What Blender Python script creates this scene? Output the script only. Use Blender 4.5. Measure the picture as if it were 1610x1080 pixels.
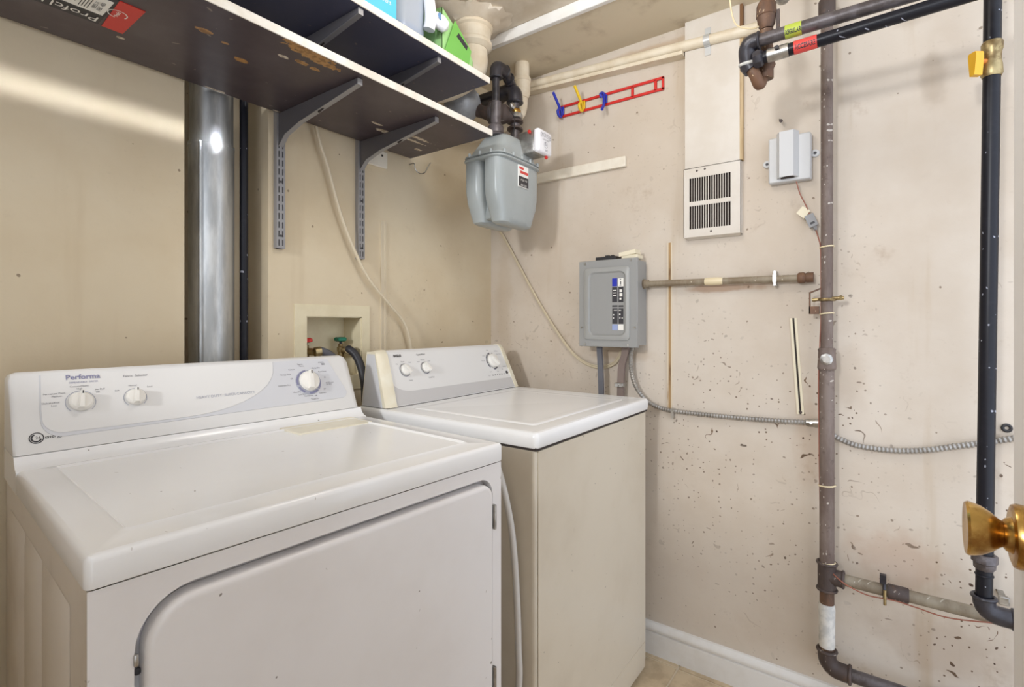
import bpy, bmesh, math, random
from mathutils import Vector, Matrix
random.seed(7)
scene = bpy.context.scene
for o in list(bpy.data.objects): bpy.data.objects.remove(o)
COL = scene.collection

# ------------------------------------------------------------------ camera, world, lights, exposure
F, YH, YAW, CH = 802.0, 508.0, 0.9378, 1.14          # focal length in px of the 1610 px frame, horizon row, heading, eye height
SN, CS = math.sin(YAW), math.cos(YAW)
cam_data = bpy.data.cameras.new('camera')
cam = bpy.data.objects.new('camera', cam_data); COL.objects.link(cam)
cam.location = (0, 0, CH); cam.rotation_euler = (math.pi/2, 0, -YAW)
cam_data.sensor_width = 36; cam_data.lens = F/1610*36; cam_data.shift_y = -(540-YH)/1610
cam_data.clip_start = 0.02; cam_data.clip_end = 50
scene.camera = cam
scene.view_settings.view_transform = 'Standard'; scene.view_settings.look = 'None'
scene.view_settings.exposure = 0.15; scene.view_settings.gamma = 1.0
scene.view_settings.use_curve_mapping = False
world = bpy.data.worlds.new('hallway_light'); scene.world = world; world.use_nodes = True
world.node_tree.nodes['Background'].inputs[0].default_value = (0.87, 0.95, 1.09, 1)
world.node_tree.nodes['Background'].inputs[1].default_value = 1.8

def lamp(name, kind, loc, energy, col, target=None, **kw):
    d = bpy.data.lights.new(name, kind); d.energy = energy; d.color = col
    for k, v in kw.items(): setattr(d, k, v)
    o = bpy.data.objects.new(name, d); COL.objects.link(o); o.location = loc
    if target is not None:
        o.rotation_euler = (Vector(target)-Vector(loc)).to_track_quat('-Z', 'Y').to_euler()
    return o
lamp('bulb_light', 'POINT', (0.92, 0.52, 2.05), 6.5, (1.0, 0.98, 0.96), shadow_soft_size=0.12)
lamp('next_room_light', 'AREA', (-2.3, 0.55, 1.98), 42, (0.97, 0.985, 1.0), (1.7, 0.55, 1.45), shape='DISK', size=0.32)
lamp('added_band_light', 'AREA', (0.10, 0.0, 1.86), 0.12, (0.88, 0.94, 1.0), (0.10, 1.369, 1.606), shape='RECTANGLE', size=1.05, size_y=0.02, spread=math.radians(3))  # added lamp without a fixture; makes the bright band on the back wall

# ------------------------------------------------------------------ pixel -> point on a real plane
def ray(u, v):
    a = (u-805)/F; b = -(v-YH)/F
    return Vector((SN+a*CS, CS-a*SN, b))
def atX(u, v, x): r = ray(u, v); return Vector((0, 0, CH))+r*(x/r.x)
def atY(u, v, y): r = ray(u, v); return Vector((0, 0, CH))+r*(y/r.y)
def atZ(u, v, z): r = ray(u, v); return Vector((0, 0, CH))+r*((z-CH)/r.z)
def atD(u, v, d): return Vector((0, 0, CH))+ray(u, v)*d

WX, BY, NY, CZ, SZ = 1.714, 1.369, 1.488, 2.165, 2.13   # right wall, back wall, niche back, ceiling, soffit

# ------------------------------------------------------------------ mesh builder
class MB:
    def __init__(s): s.v = []; s.f = []
    def add(s, vs, fs):
        n = len(s.v); s.v += [Vector(p) for p in vs]; s.f += [[i+n for i in f] for f in fs]; return s
    def box(s, a, b):
        x0, y0, z0 = a; x1, y1, z1 = b
        return s.add([(x0,y0,z0),(x1,y0,z0),(x1,y1,z0),(x0,y1,z0),(x0,y0,z1),(x1,y0,z1),(x1,y1,z1),(x0,y1,z1)],
                     [(3,2,1,0),(4,5,6,7),(0,1,5,4),(1,2,6,5),(2,3,7,6),(3,0,4,7)])
    def rbox(s, a, b, r=0.004, seg=2):
        bm = bmesh.new(); m = MB().box(a, b)
        vs = [bm.verts.new(p) for p in m.v]
        for f in m.f: bm.faces.new([vs[i] for i in f])
        bmesh.ops.bevel(bm, geom=bm.edges[:], offset=r, segments=seg, profile=0.5, affect='EDGES')
        bm.verts.index_update()
        s.add([v.co.copy() for v in bm.verts], [[v.index for v in f.verts] for f in bm.faces]); bm.free(); return s
    def obox(s, c, ex, ey, ez):      # oriented box: centre and three half-axes
        c, ex, ey, ez = map(Vector, (c, ex, ey, ez))
        return s.add([c+ex*i+ey*j+ez*k for k in (-1,1) for i, j in ((-1,-1),(1,-1),(1,1),(-1,1))],
                     [(3,2,1,0),(4,5,6,7),(0,1,5,4),(1,2,6,5),(2,3,7,6),(3,0,4,7)])
    def prism(s, pts, vec):
        pts = [Vector(p) for p in pts]; vec = Vector(vec); n = len(pts)
        nrm = Vector((0,0,0))
        for i in range(n): nrm += pts[i].cross(pts[(i+1) % n])
        if nrm.dot(vec) > 0: pts.reverse()
        return s.add(pts+[p+vec for p in pts], [list(range(n)), list(range(2*n-1, n-1, -1))] +
                     [(i, i+n, (i+1) % n+n, (i+1) % n) for i in range(n)])
    def loft(s, secs, caps=True, close=True):
        n = len(secs[0]); vs = [p for sec in secs for p in sec]; fs = []
        for k in range(len(secs)-1):
            for i in range(n if close else n-1):
                j = (i+1) % n; fs.append((k*n+i, k*n+j, (k+1)*n+j, (k+1)*n+i))
        if caps:
            fs.append(list(range(n-1, -1, -1))); fs.append([(len(secs)-1)*n+i for i in range(n)])
        return s.add(vs, fs)
    def tube(s, path, r, seg=12, caps=True):
        path = [Vector(p) for p in path]; n = len(path); secs = []
        rr = r if isinstance(r, (list, tuple)) else [r]*n
        t0 = (path[1]-path[0]).normalized()
        up = t0.orthogonal().normalized()
        for i in range(n):
            t = ((path[min(i+1,n-1)]-path[i]).normalized()+(path[i]-path[max(i-1,0)]).normalized())
            t = t.normalized() if t.length > 1e-6 else t0
            up = (up-t*up.dot(t)).normalized(); sd = t.cross(up)
            secs.append([path[i]+(up*math.cos(2*math.pi*k/seg)+sd*math.sin(2*math.pi*k/seg))*rr[i] for k in range(seg)])
        return s.loft(secs, caps)
    def cyl(s, a, b, r, r2=None, seg=16): return s.tube([a, b], [r, r if r2 is None else r2], seg)
    def lathe(s, prof, o, axis, seg=24):   # profile of (distance along axis, radius)
        o = Vector(o); ax = Vector(axis).normalized(); e = ax.orthogonal().normalized(); g = ax.cross(e)
        secs = [[o+ax*h+(e*math.cos(2*math.pi*k/seg)+g*math.sin(2*math.pi*k/seg))*max(r, 1e-5) for k in range(seg)] for h, r in prof]
        return s.loft(secs, True)
    def ring(s, o, axis, R, r, seg=24, sec=8):
        o = Vector(o); ax = Vector(axis).normalized(); e = ax.orthogonal().normalized(); g = ax.cross(e); n = len(s.v)
        for i in range(seg):
            d = e*math.cos(2*math.pi*i/seg)+g*math.sin(2*math.pi*i/seg)
            for j in range(sec):
                q = 2*math.pi*j/sec; s.v.append(o+d*(R+r*math.cos(q))+ax*r*math.sin(q))
        for i in range(seg):
            for j in range(sec):
                a, b = n+i*sec, n+((i+1) % seg)*sec; k = (j+1) % sec
                s.f.append([a+j, b+j, b+k, a+k])
        return s
    def xf(s, M): s.v = [M @ p for p in s.v]; return s
    def join(s, o): return s.add(o.v, o.f)

def smooth(pts, n=6):
    P = [Vector(p) for p in pts]; out = []
    for i in range(len(P)-1):
        a, b, c, d = P[max(i-1,0)], P[i], P[i+1], P[min(i+2,len(P)-1)]
        for k in range(n):
            t = k/n
            out.append(0.5*((2*b)+(c-a)*t+(2*a-5*b+4*c-d)*t*t+(3*b-a-3*c+d)*t**3))
    return out+[P[-1]]
def bend(a, corner, b, rad, n=6):    # straight, rounded corner, straight
    a, c, b = Vector(a), Vector(corner), Vector(b)
    p, q = c+(a-c).normalized()*rad, c+(b-c).normalized()*rad
    return [a]+[p*(1-t)**2+c*2*t*(1-t)+q*t*t for t in [i/n for i in range(n+1)]]+[b]
def rrect(x0, y0, x1, y1, r, n=5):   # rounded rectangle outline; r one radius or four (bl, br, tr, tl)
    R = r if isinstance(r, (list, tuple)) else [r]*4; out = []
    for (cx, cy, a0, q) in ((x0+R[0],y0+R[0],180,R[0]),(x1-R[1],y0+R[1],270,R[1]),(x1-R[2],y1-R[2],0,R[2]),(x0+R[3],y1-R[3],90,R[3])):
        for i in range(n+1):
            a = math.radians(a0+90*i/n); out.append((cx+q*math.cos(a), cy+q*math.sin(a)))
    return out
def sup(cx, cy, rx, ry, z, n=4.0, seg=28):
    out = []
    for i in range(seg):
        a = 2*math.pi*i/seg; c, s_ = math.cos(a), math.sin(a)
        out.append(Vector((cx+rx*math.copysign(abs(c)**(2/n), c), cy+ry*math.copysign(abs(s_)**(2/n), s_), z)))
    return out

_txt = {}
def text_mesh(t, size, align='CENTER', font_shear=0.0, bold=0.0):
    key = (t, size, align, font_shear, bold)
    if key not in _txt:
        c = bpy.data.curves.new('t', 'FONT'); c.body = t; c.size = size; c.align_x = align; c.align_y = 'CENTER'
        c.shear = font_shear; c.offset = bold; c.resolution_u = 3
        o = bpy.data.objects.new('t', c); COL.objects.link(o)
        me = bpy.data.meshes.new_from_object(o.evaluated_get(bpy.context.evaluated_depsgraph_get()))
        m = MB().add([v.co.copy() for v in me.vertices], [list(p.vertices) for p in me.polygons])
        bpy.data.objects.remove(o); bpy.data.curves.remove(c); bpy.data.meshes.remove(me)
        _txt[key] = m
    m = _txt[key]; return MB().add(m.v, m.f)
def write(mb, t, size, o, right, up, lift=0.0004, align='CENTER', **kw):
    r, u = Vector(right).normalized(), Vector(up).normalized(); n = r.cross(u)
    o = Vector(o)+n*lift
    m = text_mesh(t, size, align, **kw)
    mb.add([o+r*p.x+u*p.y for p in m.v], m.f)

# ------------------------------------------------------------------ objects
INV = {}
def finish(name, mb, mat, parent=None, angle=38, local=False):
    me = bpy.data.meshes.new(name)
    vs = mb.v
    if parent is not None and not local: vs = [INV[parent.name] @ p for p in vs]
    me.from_pydata([tuple(p) for p in vs], [], mb.f)
    bm = bmesh.new(); bm.from_mesh(me); bmesh.ops.recalc_face_normals(bm, faces=bm.faces[:])
    lim = math.radians(angle)
    for f in bm.faces: f.smooth = True
    for e in bm.edges:
        if len(e.link_faces) != 2 or e.calc_face_angle(9) > lim: e.smooth = False
    bm.to_mesh(me); bm.free()
    me.materials.append(mat)
    o = bpy.data.objects.new(name, me); COL.objects.link(o)
    if name in ('printed_lettering','brand_lettering','capacity_lettering','lettering','label_lettering','label_bars','plate_lettering','plate_bars','dial_print','dial_scale','dial_ring','round_logo','small_print','indicator_dots'):
        o['kind'] = 'stuff'
    INV[o.name] = Matrix.Identity(4)
    if parent is not None:
        o.parent = parent; INV[o.name] = INV[parent.name]
    return o
def thing(name, label, cat, loc, rot=0.0, group=None):
    o = bpy.data.objects.new(name, None); COL.objects.link(o); o.empty_display_size = 0.02
    o.location = loc; o.rotation_euler = (0, 0, rot); o['label'] = label; o['category'] = cat
    if group: o['group'] = group
    INV[o.name] = (Matrix.Translation(Vector(loc)) @ Matrix.Rotation(rot, 4, 'Z')).inverted()
    return o
def solo(name, mb, mat, label, cat, group=None, angle=38):
    o = finish(name, mb, mat, None, angle); o['label'] = label; o['category'] = cat
    if group: o['group'] = group
    return o
def struct(name, mb, mat, angle=38):
    o = finish(name, mb, mat, None, angle); o['kind'] = 'structure'; return o
part = finish

# ------------------------------------------------------------------ materials
def sr(r, g, b):
    f = lambda c: (c/255/12.92) if c/255 <= 0.04045 else ((c/255+0.055)/1.055)**2.4
    return (f(r), f(g), f(b), 1)
class NT:
    def __init__(s, name):
        s.m = bpy.data.materials.new(name); s.m.use_nodes = True; s.t = s.m.node_tree
        s.p = s.t.nodes['Principled BSDF']; s._c = None
    def n(s, typ, **kw):
        o = s.t.nodes.new(typ)
        for k, v in kw.items(): setattr(o, k, v)
        return o
    def link(s, a, b): s.t.links.new(a, b)
    def coord(s):
        if s._c is None:
            g = s.n('ShaderNodeNewGeometry'); s._c = g.outputs['Position']
        return s._c
    def mapped(s, scale, loc=(0,0,0), rot=(0,0,0), src=None):
        m = s.n('ShaderNodeMapping'); s.link(src or s.coord(), m.inputs[0])
        m.inputs['Scale'].default_value = scale if hasattr(scale, '__len__') else (scale,)*3
        m.inputs['Location'].default_value = loc; m.inputs['Rotation'].default_value = rot
        return m.outputs[0]
    def noise(s, scale, detail=4, rough=0.55, loc=(0,0,0), src=None):
        t = s.n('ShaderNodeTexNoise'); t.inputs['Scale'].default_value = 1.0
        t.inputs['Detail'].default_value = detail; t.inputs['Roughness'].default_value = rough
        s.link(s.mapped(scale, loc, src=src), t.inputs['Vector']); return t.outputs[0]
    def vor(s, scale, loc=(0,0,0), src=None, rot=(0,0,0)):
        t = s.n('ShaderNodeTexVoronoi'); t.inputs['Scale'].default_value = 1.0
        s.link(s.mapped(scale, loc, rot, src=src), t.inputs['Vector']); return t
    def ramp(s, fac, a, b, lo=0.0, hi=1.0):
        m = s.n('ShaderNodeMapRange'); m.interpolation_type = 'SMOOTHSTEP'; s.link(fac, m.inputs[0])
        m.inputs[1].default_value = a; m.inputs[2].default_value = b; m.inputs[3].default_value = lo; m.inputs[4].default_value = hi
        return m.outputs[0]
    def math(s, op, a, b=None):
        m = s.n('ShaderNodeMath', operation=op)
        for i, q in enumerate((a, b)):
            if q is None: continue
            if hasattr(q, 'links'): s.link(q, m.inputs[i])
            else: m.inputs[i].default_value = q
        return m.outputs[0]
    def mix(s, fac, a, b):
        m = s.n('ShaderNodeMix', data_type='RGBA')
        if hasattr(fac, 'links'): s.link(fac, m.inputs[0])
        else: m.inputs[0].default_value = fac
        for i, q in ((6, a), (7, b)):
            if hasattr(q, 'links'): s.link(q, m.inputs[i])
            else: m.inputs[i].default_value = q
        return m.outputs[2]
    def base(s, c):
        if hasattr(c, 'links'): s.link(c, s.p.inputs['Base Color'])
        else: s.p.inputs['Base Color'].default_value = c
    def bump(s, h, strength=0.2, dist=0.002):
        b = s.n('ShaderNodeBump'); b.inputs['Strength'].default_value = strength; b.inputs['Distance'].default_value = dist
        s.link(h, b.inputs['Height']); s.link(b.outputs[0], s.p.inputs['Normal'])
    def sep(s, axis):
        q = s.n('ShaderNodeSeparateXYZ'); s.link(s.coord(), q.inputs[0]); return q.outputs[axis]
    def blob(s, c, rad, wob=0.5, wscale=60, lo=0.95):   # irregular patch round a point
        d = s.n('ShaderNodeVectorMath', operation='SUBTRACT'); s.link(s.coord(), d.inputs[0]); d.inputs[1].default_value = c
        e = s.n('ShaderNodeVectorMath', operation='DIVIDE'); s.link(d.outputs[0], e.inputs[0]); e.inputs[1].default_value = rad
        l = s.n('ShaderNodeVectorMath', operation='LENGTH'); s.link(e.outputs[0], l.inputs[0])
        w = s.math('MULTIPLY', s.math('SUBTRACT', s.noise(wscale, 3), 0.5), wob*2)
        return s.ramp(s.math('ADD', l.outputs['Value'], w), lo, 1.0, 1.0, 0.0)

def mat(name, col, rough=0.5, metal=0.0, col2=None, nscale=8, amt=1.0, bump=0.0, bscale=60, coat=0.0, lo=0.4, hi=0.65, spec=0.5):
    q = NT(name); q.p.inputs['Roughness'].default_value = rough; q.p.inputs['Metallic'].default_value = metal
    q.p.inputs['Coat Weight'].default_value = coat; q.p.inputs['Coat Roughness'].default_value = 0.08
    q.p.inputs['Specular IOR Level'].default_value = spec
    if col2 is not None:
        q.base(q.mix(q.ramp(q.noise(nscale, 5, 0.6), lo, hi, 0, amt), col, col2))
    else: q.base(col)
    if bump: q.bump(q.noise(bscale, 4), bump, 0.002)
    return q.m

def speck_mask(q, scale, rmin, keep, loc=(0,0,0), wob=0.0, rot=0.0, plane='solid'):
    src = q.coord()
    if wob:
        nz = q.n('ShaderNodeTexNoise'); nz.inputs['Scale'].default_value = 14; q.link(src, nz.inputs['Vector'])
        a = q.n('ShaderNodeVectorMath', operation='MULTIPLY_ADD'); q.link(nz.outputs['Color'], a.inputs[0])
        a.inputs[1].default_value = (wob,)*3; q.link(src, a.inputs[2]); src = a.outputs[0]
    if plane != 'solid':      # spread the flecks over the surface itself, not through its depth
        sp = q.n('ShaderNodeSeparateXYZ'); q.link(src, sp.inputs[0]); cb = q.n('ShaderNodeCombineXYZ')
        if plane == 'wall': q.link(q.math('ADD', sp.outputs[0], sp.outputs[1]), cb.inputs[0]); q.link(sp.outputs[2], cb.inputs[1])
        else: q.link(sp.outputs[0], cb.inputs[0]); q.link(q.math('ADD', sp.outputs[1], sp.outputs[2]), cb.inputs[1])
        src = cb.outputs[0]
    v = q.vor(scale, loc, src, (0, 0, rot))
    if plane != 'solid': v.voronoi_dimensions = '2D'
    s = q.n('ShaderNodeSeparateColor'); q.link(v.outputs['Color'], s.inputs[0])
    sel = q.math('GREATER_THAN', s.outputs[0], 1-keep)
    rad = q.math('MULTIPLY_ADD', s.outputs[1], rmin); rad.node.inputs[2].default_value = rmin*0.35
    inside = q.ramp(q.math('DIVIDE', v.outputs['Distance'], rad), 0.7, 1.1, 1, 0)
    return q.math('MULTIPLY', sel, inside)

def wall_mat(name, c1, c2, dirt, stains=()):
    q = NT(name); q.p.inputs['Roughness'].default_value = 0.6; q.p.inputs['Specular IOR Level'].default_value = 0.3
    col = q.mix(q.ramp(q.noise(2.2, 5, 0.6), 0.35, 0.7), c1, c2)
    # vertical water drips and smudges
    col = q.mix(q.ramp(q.noise((9, 9, 0.8), 4, 0.6, (3,1,0)), 0.62, 0.8, 0, 0.35*dirt), col, sr(176,150,112))
    col = q.mix(q.ramp(q.noise(6.5, 6, 0.7, (1,5,2)), 0.60, 0.78, 0, 0.45*dirt), col, sr(168,146,124))
    for c, r, k, rgb in stains:
        col = q.mix(q.math('MULTIPLY', q.blob(c, r, 0.6, 16, 0.35), k), col, sr(*rgb))
    low = q.math('MULTIPLY', q.ramp(q.sep(2), 0.3, 1.6, 1.0, 0.15), q.ramp(q.sep(1), 0.1, 0.9, 1.0, 0.28))
    clus = q.ramp(q.noise(2.6, 2, 0.5, (7,7,7)), 0.38, 0.62, 0.05, 1.0)
    den = q.math('MULTIPLY', low, clus)
    def layer(col, m, c, k):
        return q.mix(q.math('MULTIPLY', m, k), col, c)
    dn = q.math('MINIMUM', q.math('MULTIPLY', den, 1.5*dirt), 1.0)
    W2 = dict(plane='wall')
    col = layer(col, speck_mask(q, 24, 0.075, 0.22, (0.3,0.1,0.7), 0.03, **W2), sr(88,68,54), dn)
    col = layer(col, speck_mask(q, 60, 0.14, 0.24, (3.3,1.1,0.2), 0.015, **W2), sr(110,90,72), dn)
    col = layer(col, speck_mask(q, (15,42,1), 0.13, 0.16, (1.3,4.1,2.7), 0.10, 0.6, **W2), sr(104,84,66), dn)
    col = layer(col, speck_mask(q, (34,8,1), 0.10, 0.14, (5.3,2.1,1.7), 0.14, 0.35, **W2), sr(122,98,76), dn)
    col = layer(col, speck_mask(q, 7, 0.040, 0.22, (2,9,4), 0.06, **W2), sr(72,56,46), dn)
    col = layer(col, speck_mask(q, 11, 0.035, 0.30, (6,3,4), 0.02, **W2), sr(110,88,66), 0.7)
    q.base(col)
    q.bump(q.math('ADD', q.noise(26, 5, 0.6), q.math('MULTIPLY', q.noise(5, 3), 2.0)), 0.22, 0.004)
    return q.m

M = {}
M['wall_back'] = wall_mat('cream_wall_paint', sr(215,200,172), sr(206,188,157), 0.7)
M['wall_right'] = wall_mat('stained_wall_paint', sr(211,200,186), sr(199,185,168), 1.3, [((1.714,0.42,1.252),(0.05,0.17,0.016),0.55,(150,104,62)), ((1.714,-0.03,0.50),(0.05,0.16,0.10),0.35,(178,140,112)), ((1.714,-0.10,1.77),(0.05,0.035,0.10),0.35,(150,132,112)), ((1.714,-0.05,1.95),(0.05,0.05,0.04),0.3,(150,132,112)), ((1.714,0.18,0.80),(0.05,0.05,0.20),0.3,(180,150,122)), ((1.714,-0.10,0.30),(0.05,0.20,0.10),0.35,(168,146,126)), ((1.714,0.78,1.03),(0.05,0.14,0.035),0.35,(160,126,84)), ((1.714,0.72,2.09),(0.05,0.30,0.02),0.4,(170,132,84)), ((1.714,0.09,1.0),(0.05,0.06,0.12),0.25,(170,148,124)), ((1.714,1.30,1.20),(0.05,0.05,0.5),0.25,(180,158,126))])
M['ceiling'] = mat('old_ceiling_paint', sr(214,202,184), 0.7, col2=sr(186,168,142), nscale=7, amt=0.6, bump=0.6, bscale=14)
M['soffit'] = mat('soffit_paint', sr(216,203,178), 0.65, col2=sr(150,128,102), nscale=6, amt=0.7, bump=0.3, bscale=20, lo=0.5, hi=0.75)
M['trim'] = mat('white_trim_paint', sr(232,230,226), 0.45, col2=sr(214,208,198), nscale=9, amt=0.4)
M['enamel'] = None
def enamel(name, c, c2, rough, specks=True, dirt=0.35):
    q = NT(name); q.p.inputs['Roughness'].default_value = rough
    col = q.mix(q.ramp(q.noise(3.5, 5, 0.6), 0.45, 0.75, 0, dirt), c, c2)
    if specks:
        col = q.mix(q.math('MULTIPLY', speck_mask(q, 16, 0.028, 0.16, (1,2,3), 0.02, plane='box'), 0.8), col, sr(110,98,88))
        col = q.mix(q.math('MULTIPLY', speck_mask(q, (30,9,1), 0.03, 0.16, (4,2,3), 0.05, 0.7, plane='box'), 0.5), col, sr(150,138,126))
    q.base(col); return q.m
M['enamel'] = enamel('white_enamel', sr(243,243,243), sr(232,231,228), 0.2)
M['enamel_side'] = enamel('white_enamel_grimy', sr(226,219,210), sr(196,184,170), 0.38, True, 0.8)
M['enamel_front'] = enamel('white_enamel_front', sr(232,229,228), sr(218,212,208), 0.3, True, 0.4)
M['washer_front'] = enamel('ivory_enamel', sr(210,200,182), sr(196,184,164), 0.32, True, 0.6)
M['console'] = mat('white_plastic', sr(228,227,225), 0.3)
M['console_grey'] = mat('pale_grey_plastic', sr(212,213,217), 0.28)
M['console_mid'] = mat('grey_plastic_band', sr(202,200,199), 0.3)
M['cream_plastic'] = mat('yellowed_plastic', sr(234,228,208), 0.35, col2=sr(226,216,190), nscale=14, amt=0.7)
M['knob'] = mat('knob_plastic', sr(238,235,228), 0.3)
M['ink'] = mat('grey_ink', sr(118,116,124), 0.6)
M['ink_blue'] = mat('blue_ink', sr(136,136,166), 0.6)
M['ink_dark'] = mat('dark_ink', sr(52,50,54), 0.5)
M['ink_pale'] = mat('pale_ink', sr(176,178,190), 0.5)
M['gap'] = mat('dark_gap', sr(52,44,40), 0.8)
M['galv'] = mat('galvanized_steel', sr(206,207,205), 0.42, 0.85, col2=sr(164,166,166), nscale=(30,30,6), amt=0.8)
M['steel'] = mat('zinc_steel', sr(190,188,184), 0.35, 0.9, col2=sr(130,124,116), nscale=40, amt=0.6)
M['iron'] = mat('black_iron', sr(62,60,66), 0.34, 0.2, col2=sr(38,36,40), nscale=25, amt=0.8, bump=0.15, bscale=120)
M['iron_grey'] = mat('grey_iron', sr(104,98,100), 0.42, 0.3, col2=sr(70,62,60), nscale=30, amt=0.8, bump=0.2, bscale=120)
def black_scuff():
    q = NT('black_painted_pipe'); q.p.inputs['Roughness'].default_value = 0.36; q.p.inputs['Specular IOR Level'].default_value = 0.3
    col = q.mix(q.ramp(q.noise(34, 6, 0.7), 0.5, 0.8, 0, 0.35), sr(24,24,31), sr(52,52,60))
    col = q.mix(q.math('MULTIPLY', speck_mask(q, (90,50,1), 0.12, 0.14, (1,2,0), 0.03, plane='wall'), 0.8), col, sr(170,172,184))
    q.base(col); return q.m
M['black_pipe'] = black_scuff()
def rusty(name, a, b, c, spots):
    q = NT(name); q.p.inputs['Roughness'].default_value = 0.6
    col = q.mix(q.ramp(q.noise((14,14,4), 5, 0.65), 0.38, 0.62), a, b)
    col = q.mix(q.ramp(q.noise(46, 5, 0.7, (3,3,3)), 0.55, 0.72, 0, 0.7), col, c)
    col = q.mix(q.math('MULTIPLY', speck_mask(q, (90,56,1), 0.15, 0.22, (1,2,0), 0.02, plane='wall'), 0.85), col, spots)
    q.base(col); q.bump(q.noise(120, 4), 0.3, 0.001); return q.m
M['riser'] = rusty('weathered_grey_pipe', sr(124,110,102), sr(100,84,76), sr(82,66,58), sr(196,188,178))
M['rust'] = rusty('rusty_iron', sr(112,80,58), sr(80,60,48), sr(140,106,76), sr(196,172,140))
M['rust_dark'] = rusty('dark_rusty_iron', sr(86,74,70), sr(66,54,50), sr(104,76,56), sr(150,140,130))
M['pipe_paint'] = mat('painted_pipe', sr(226,214,192), 0.5, col2=sr(208,190,160), nscale=12, amt=0.6, bump=0.2, bscale=50)
M['grey_branch'] = rusty('grey_painted_pipe', sr(150,140,122), sr(128,116,98), sr(112,96,78), sr(186,180,166))
M['brass'] = mat('aged_brass', sr(206,168,96), 0.26, 1.0, col2=sr(150,104,54), nscale=40, amt=0.85, lo=0.42, hi=0.66)
M['brass_dull'] = mat('dull_brass', sr(176,158,116), 0.4, 0.8, col2=sr(120,98,66), nscale=50, amt=0.8)
M['yellow'] = mat('yellow_plastic', sr(232,176,36), 0.4)
M['orange'] = mat('orange_plastic', sr(206,120,40), 0.5)
M['red'] = mat('red_plastic', sr(206,44,38), 0.35)
M['blue'] = mat('blue_plastic', sr(40,52,170), 0.3)
M['hook_yellow'] = mat('yellow_hook_plastic', sr(230,190,30), 0.3)
M['green'] = mat('green_plastic', sr(10,112,84), 0.35)
M['black'] = mat('black_plastic', sr(44,42,44), 0.45)
M['rubber_grey'] = mat('grey_rubber', sr(98,98,104), 0.55)
M['rubber_black'] = mat('black_rubber', sr(42,42,48), 0.5)
M['cable'] = mat('cream_cable', sr(212,198,172), 0.5)
M['white_cable'] = mat('dirty_white_cable', sr(206,192,164), 0.5)
M['wire_red'] = mat('copper_wire', sr(150,92,74), 0.5)
M['tie'] = mat('ivory_nylon', sr(226,210,174), 0.4)
M['meter'] = mat('grey_meter_enamel', sr(166,172,172), 0.3, col2=sr(156,162,162), nscale=8, amt=0.6)
M['regulator'] = mat('grey_regulator_enamel', sr(158,160,164), 0.35, 0.1, col2=sr(128,128,130), nscale=20, amt=0.7)
M['panel'] = mat('grey_panel_enamel', sr(150,150,148), 0.4)
M['panel_door'] = mat('grey_panel_door', sr(158,158,155), 0.38)
M['phone_grey'] = mat('pale_grey_plastic_box', sr(198,198,198), 0.45)
M['module_grey'] = mat('grey_plastic_module', sr(140,140,142), 0.45)
M['paper'] = mat('white_paper', sr(240,238,232), 0.6)
M['tag'] = mat('ivory_tag', sr(232,222,196), 0.6)
M['lime'] = mat('lime_tape', sr(172,186,70), 0.4)
M['red_tape'] = mat('red_tape', sr(212,72,66), 0.4)
M['white_tape'] = mat('white_wrap', sr(220,218,212), 0.6, col2=sr(170,172,172), nscale=40, amt=0.6, bump=0.5, bscale=60)
M['bracket'] = mat('grey_bracket_paint', sr(98,95,98), 0.4, 0.1)
M['standard'] = mat('grey_standard_paint', sr(150,148,148), 0.42, 0.2)
M['edge'] = mat('shelf_edge_band', sr(232,228,218), 0.4, col2=sr(214,204,188), nscale=18, amt=0.6)
M['batten'] = mat('white_batten_paint', sr(232,224,208), 0.5, col2=sr(216,204,184), nscale=16, amt=0.5)
M['panel_board'] = mat('painted_panel_board', sr(214,206,195), 0.5, col2=sr(202,191,176), nscale=5, amt=0.6)
M['brown_wood'] = mat('brown_wood', sr(120,84,50), 0.7, col2=sr(86,58,36), nscale=(60,60,6), amt=0.8)
M['tan_wood'] = mat('tan_painted_edge', sr(196,172,132), 0.6, col2=sr(164,134,92), nscale=(60,60,5), amt=0.8)
M['slot_dark'] = mat('dark_duct_inside', sr(46,33,28), 0.85)
M['strap'] = mat('zinc_strap', sr(196,196,194), 0.4, 0.35)
M['armor'] = mat('armored_steel', sr(168,164,158), 0.38, 0.5, col2=sr(130,124,116), nscale=30, amt=0.6)
M['raceway'] = mat('painted_raceway', sr(216,203,180), 0.5, col2=sr(158,124,86), nscale=(40,40,8), amt=0.8, lo=0.52, hi=0.72)
M['raceway_core'] = mat('stained_raceway_core', sr(176,144,100), 0.6, col2=sr(104,72,42), nscale=(40,40,10), amt=0.9)
M['box_cream'] = mat('cream_box_plastic', sr(224,213,182), 0.45, col2=sr(208,194,160), nscale=12, amt=0.5)
M['conduit'] = rusty('painted_conduit', sr(150,138,118), sr(128,112,90), sr(112,92,70), sr(200,190,170))
M['door'] = mat('white_door_paint', sr(238,235,232), 0.45)
M['tile'] = mat('beige_floor_tile', sr(206,186,154), 0.45, col2=sr(172,150,120), nscale=16, amt=0.7)
M['grout'] = mat('pale_grout', sr(214,202,180), 0.8)
M['carton_blue'] = mat('blue_carton', sr(88,196,226), 0.4)
M['carton_green'] = mat('green_carton', sr(116,182,84), 0.4)
M['carton_pale'] = mat('pale_green_carton', sr(160,208,136), 0.4)
M['white_gloss'] = mat('white_gloss_plastic', sr(240,240,244), 0.25)
M['hose_grey'] = mat('pale_grey_hose', sr(204,200,194), 0.5)
M['leather'] = mat('worn_strap', sr(128,112,104), 0.6)
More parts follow.
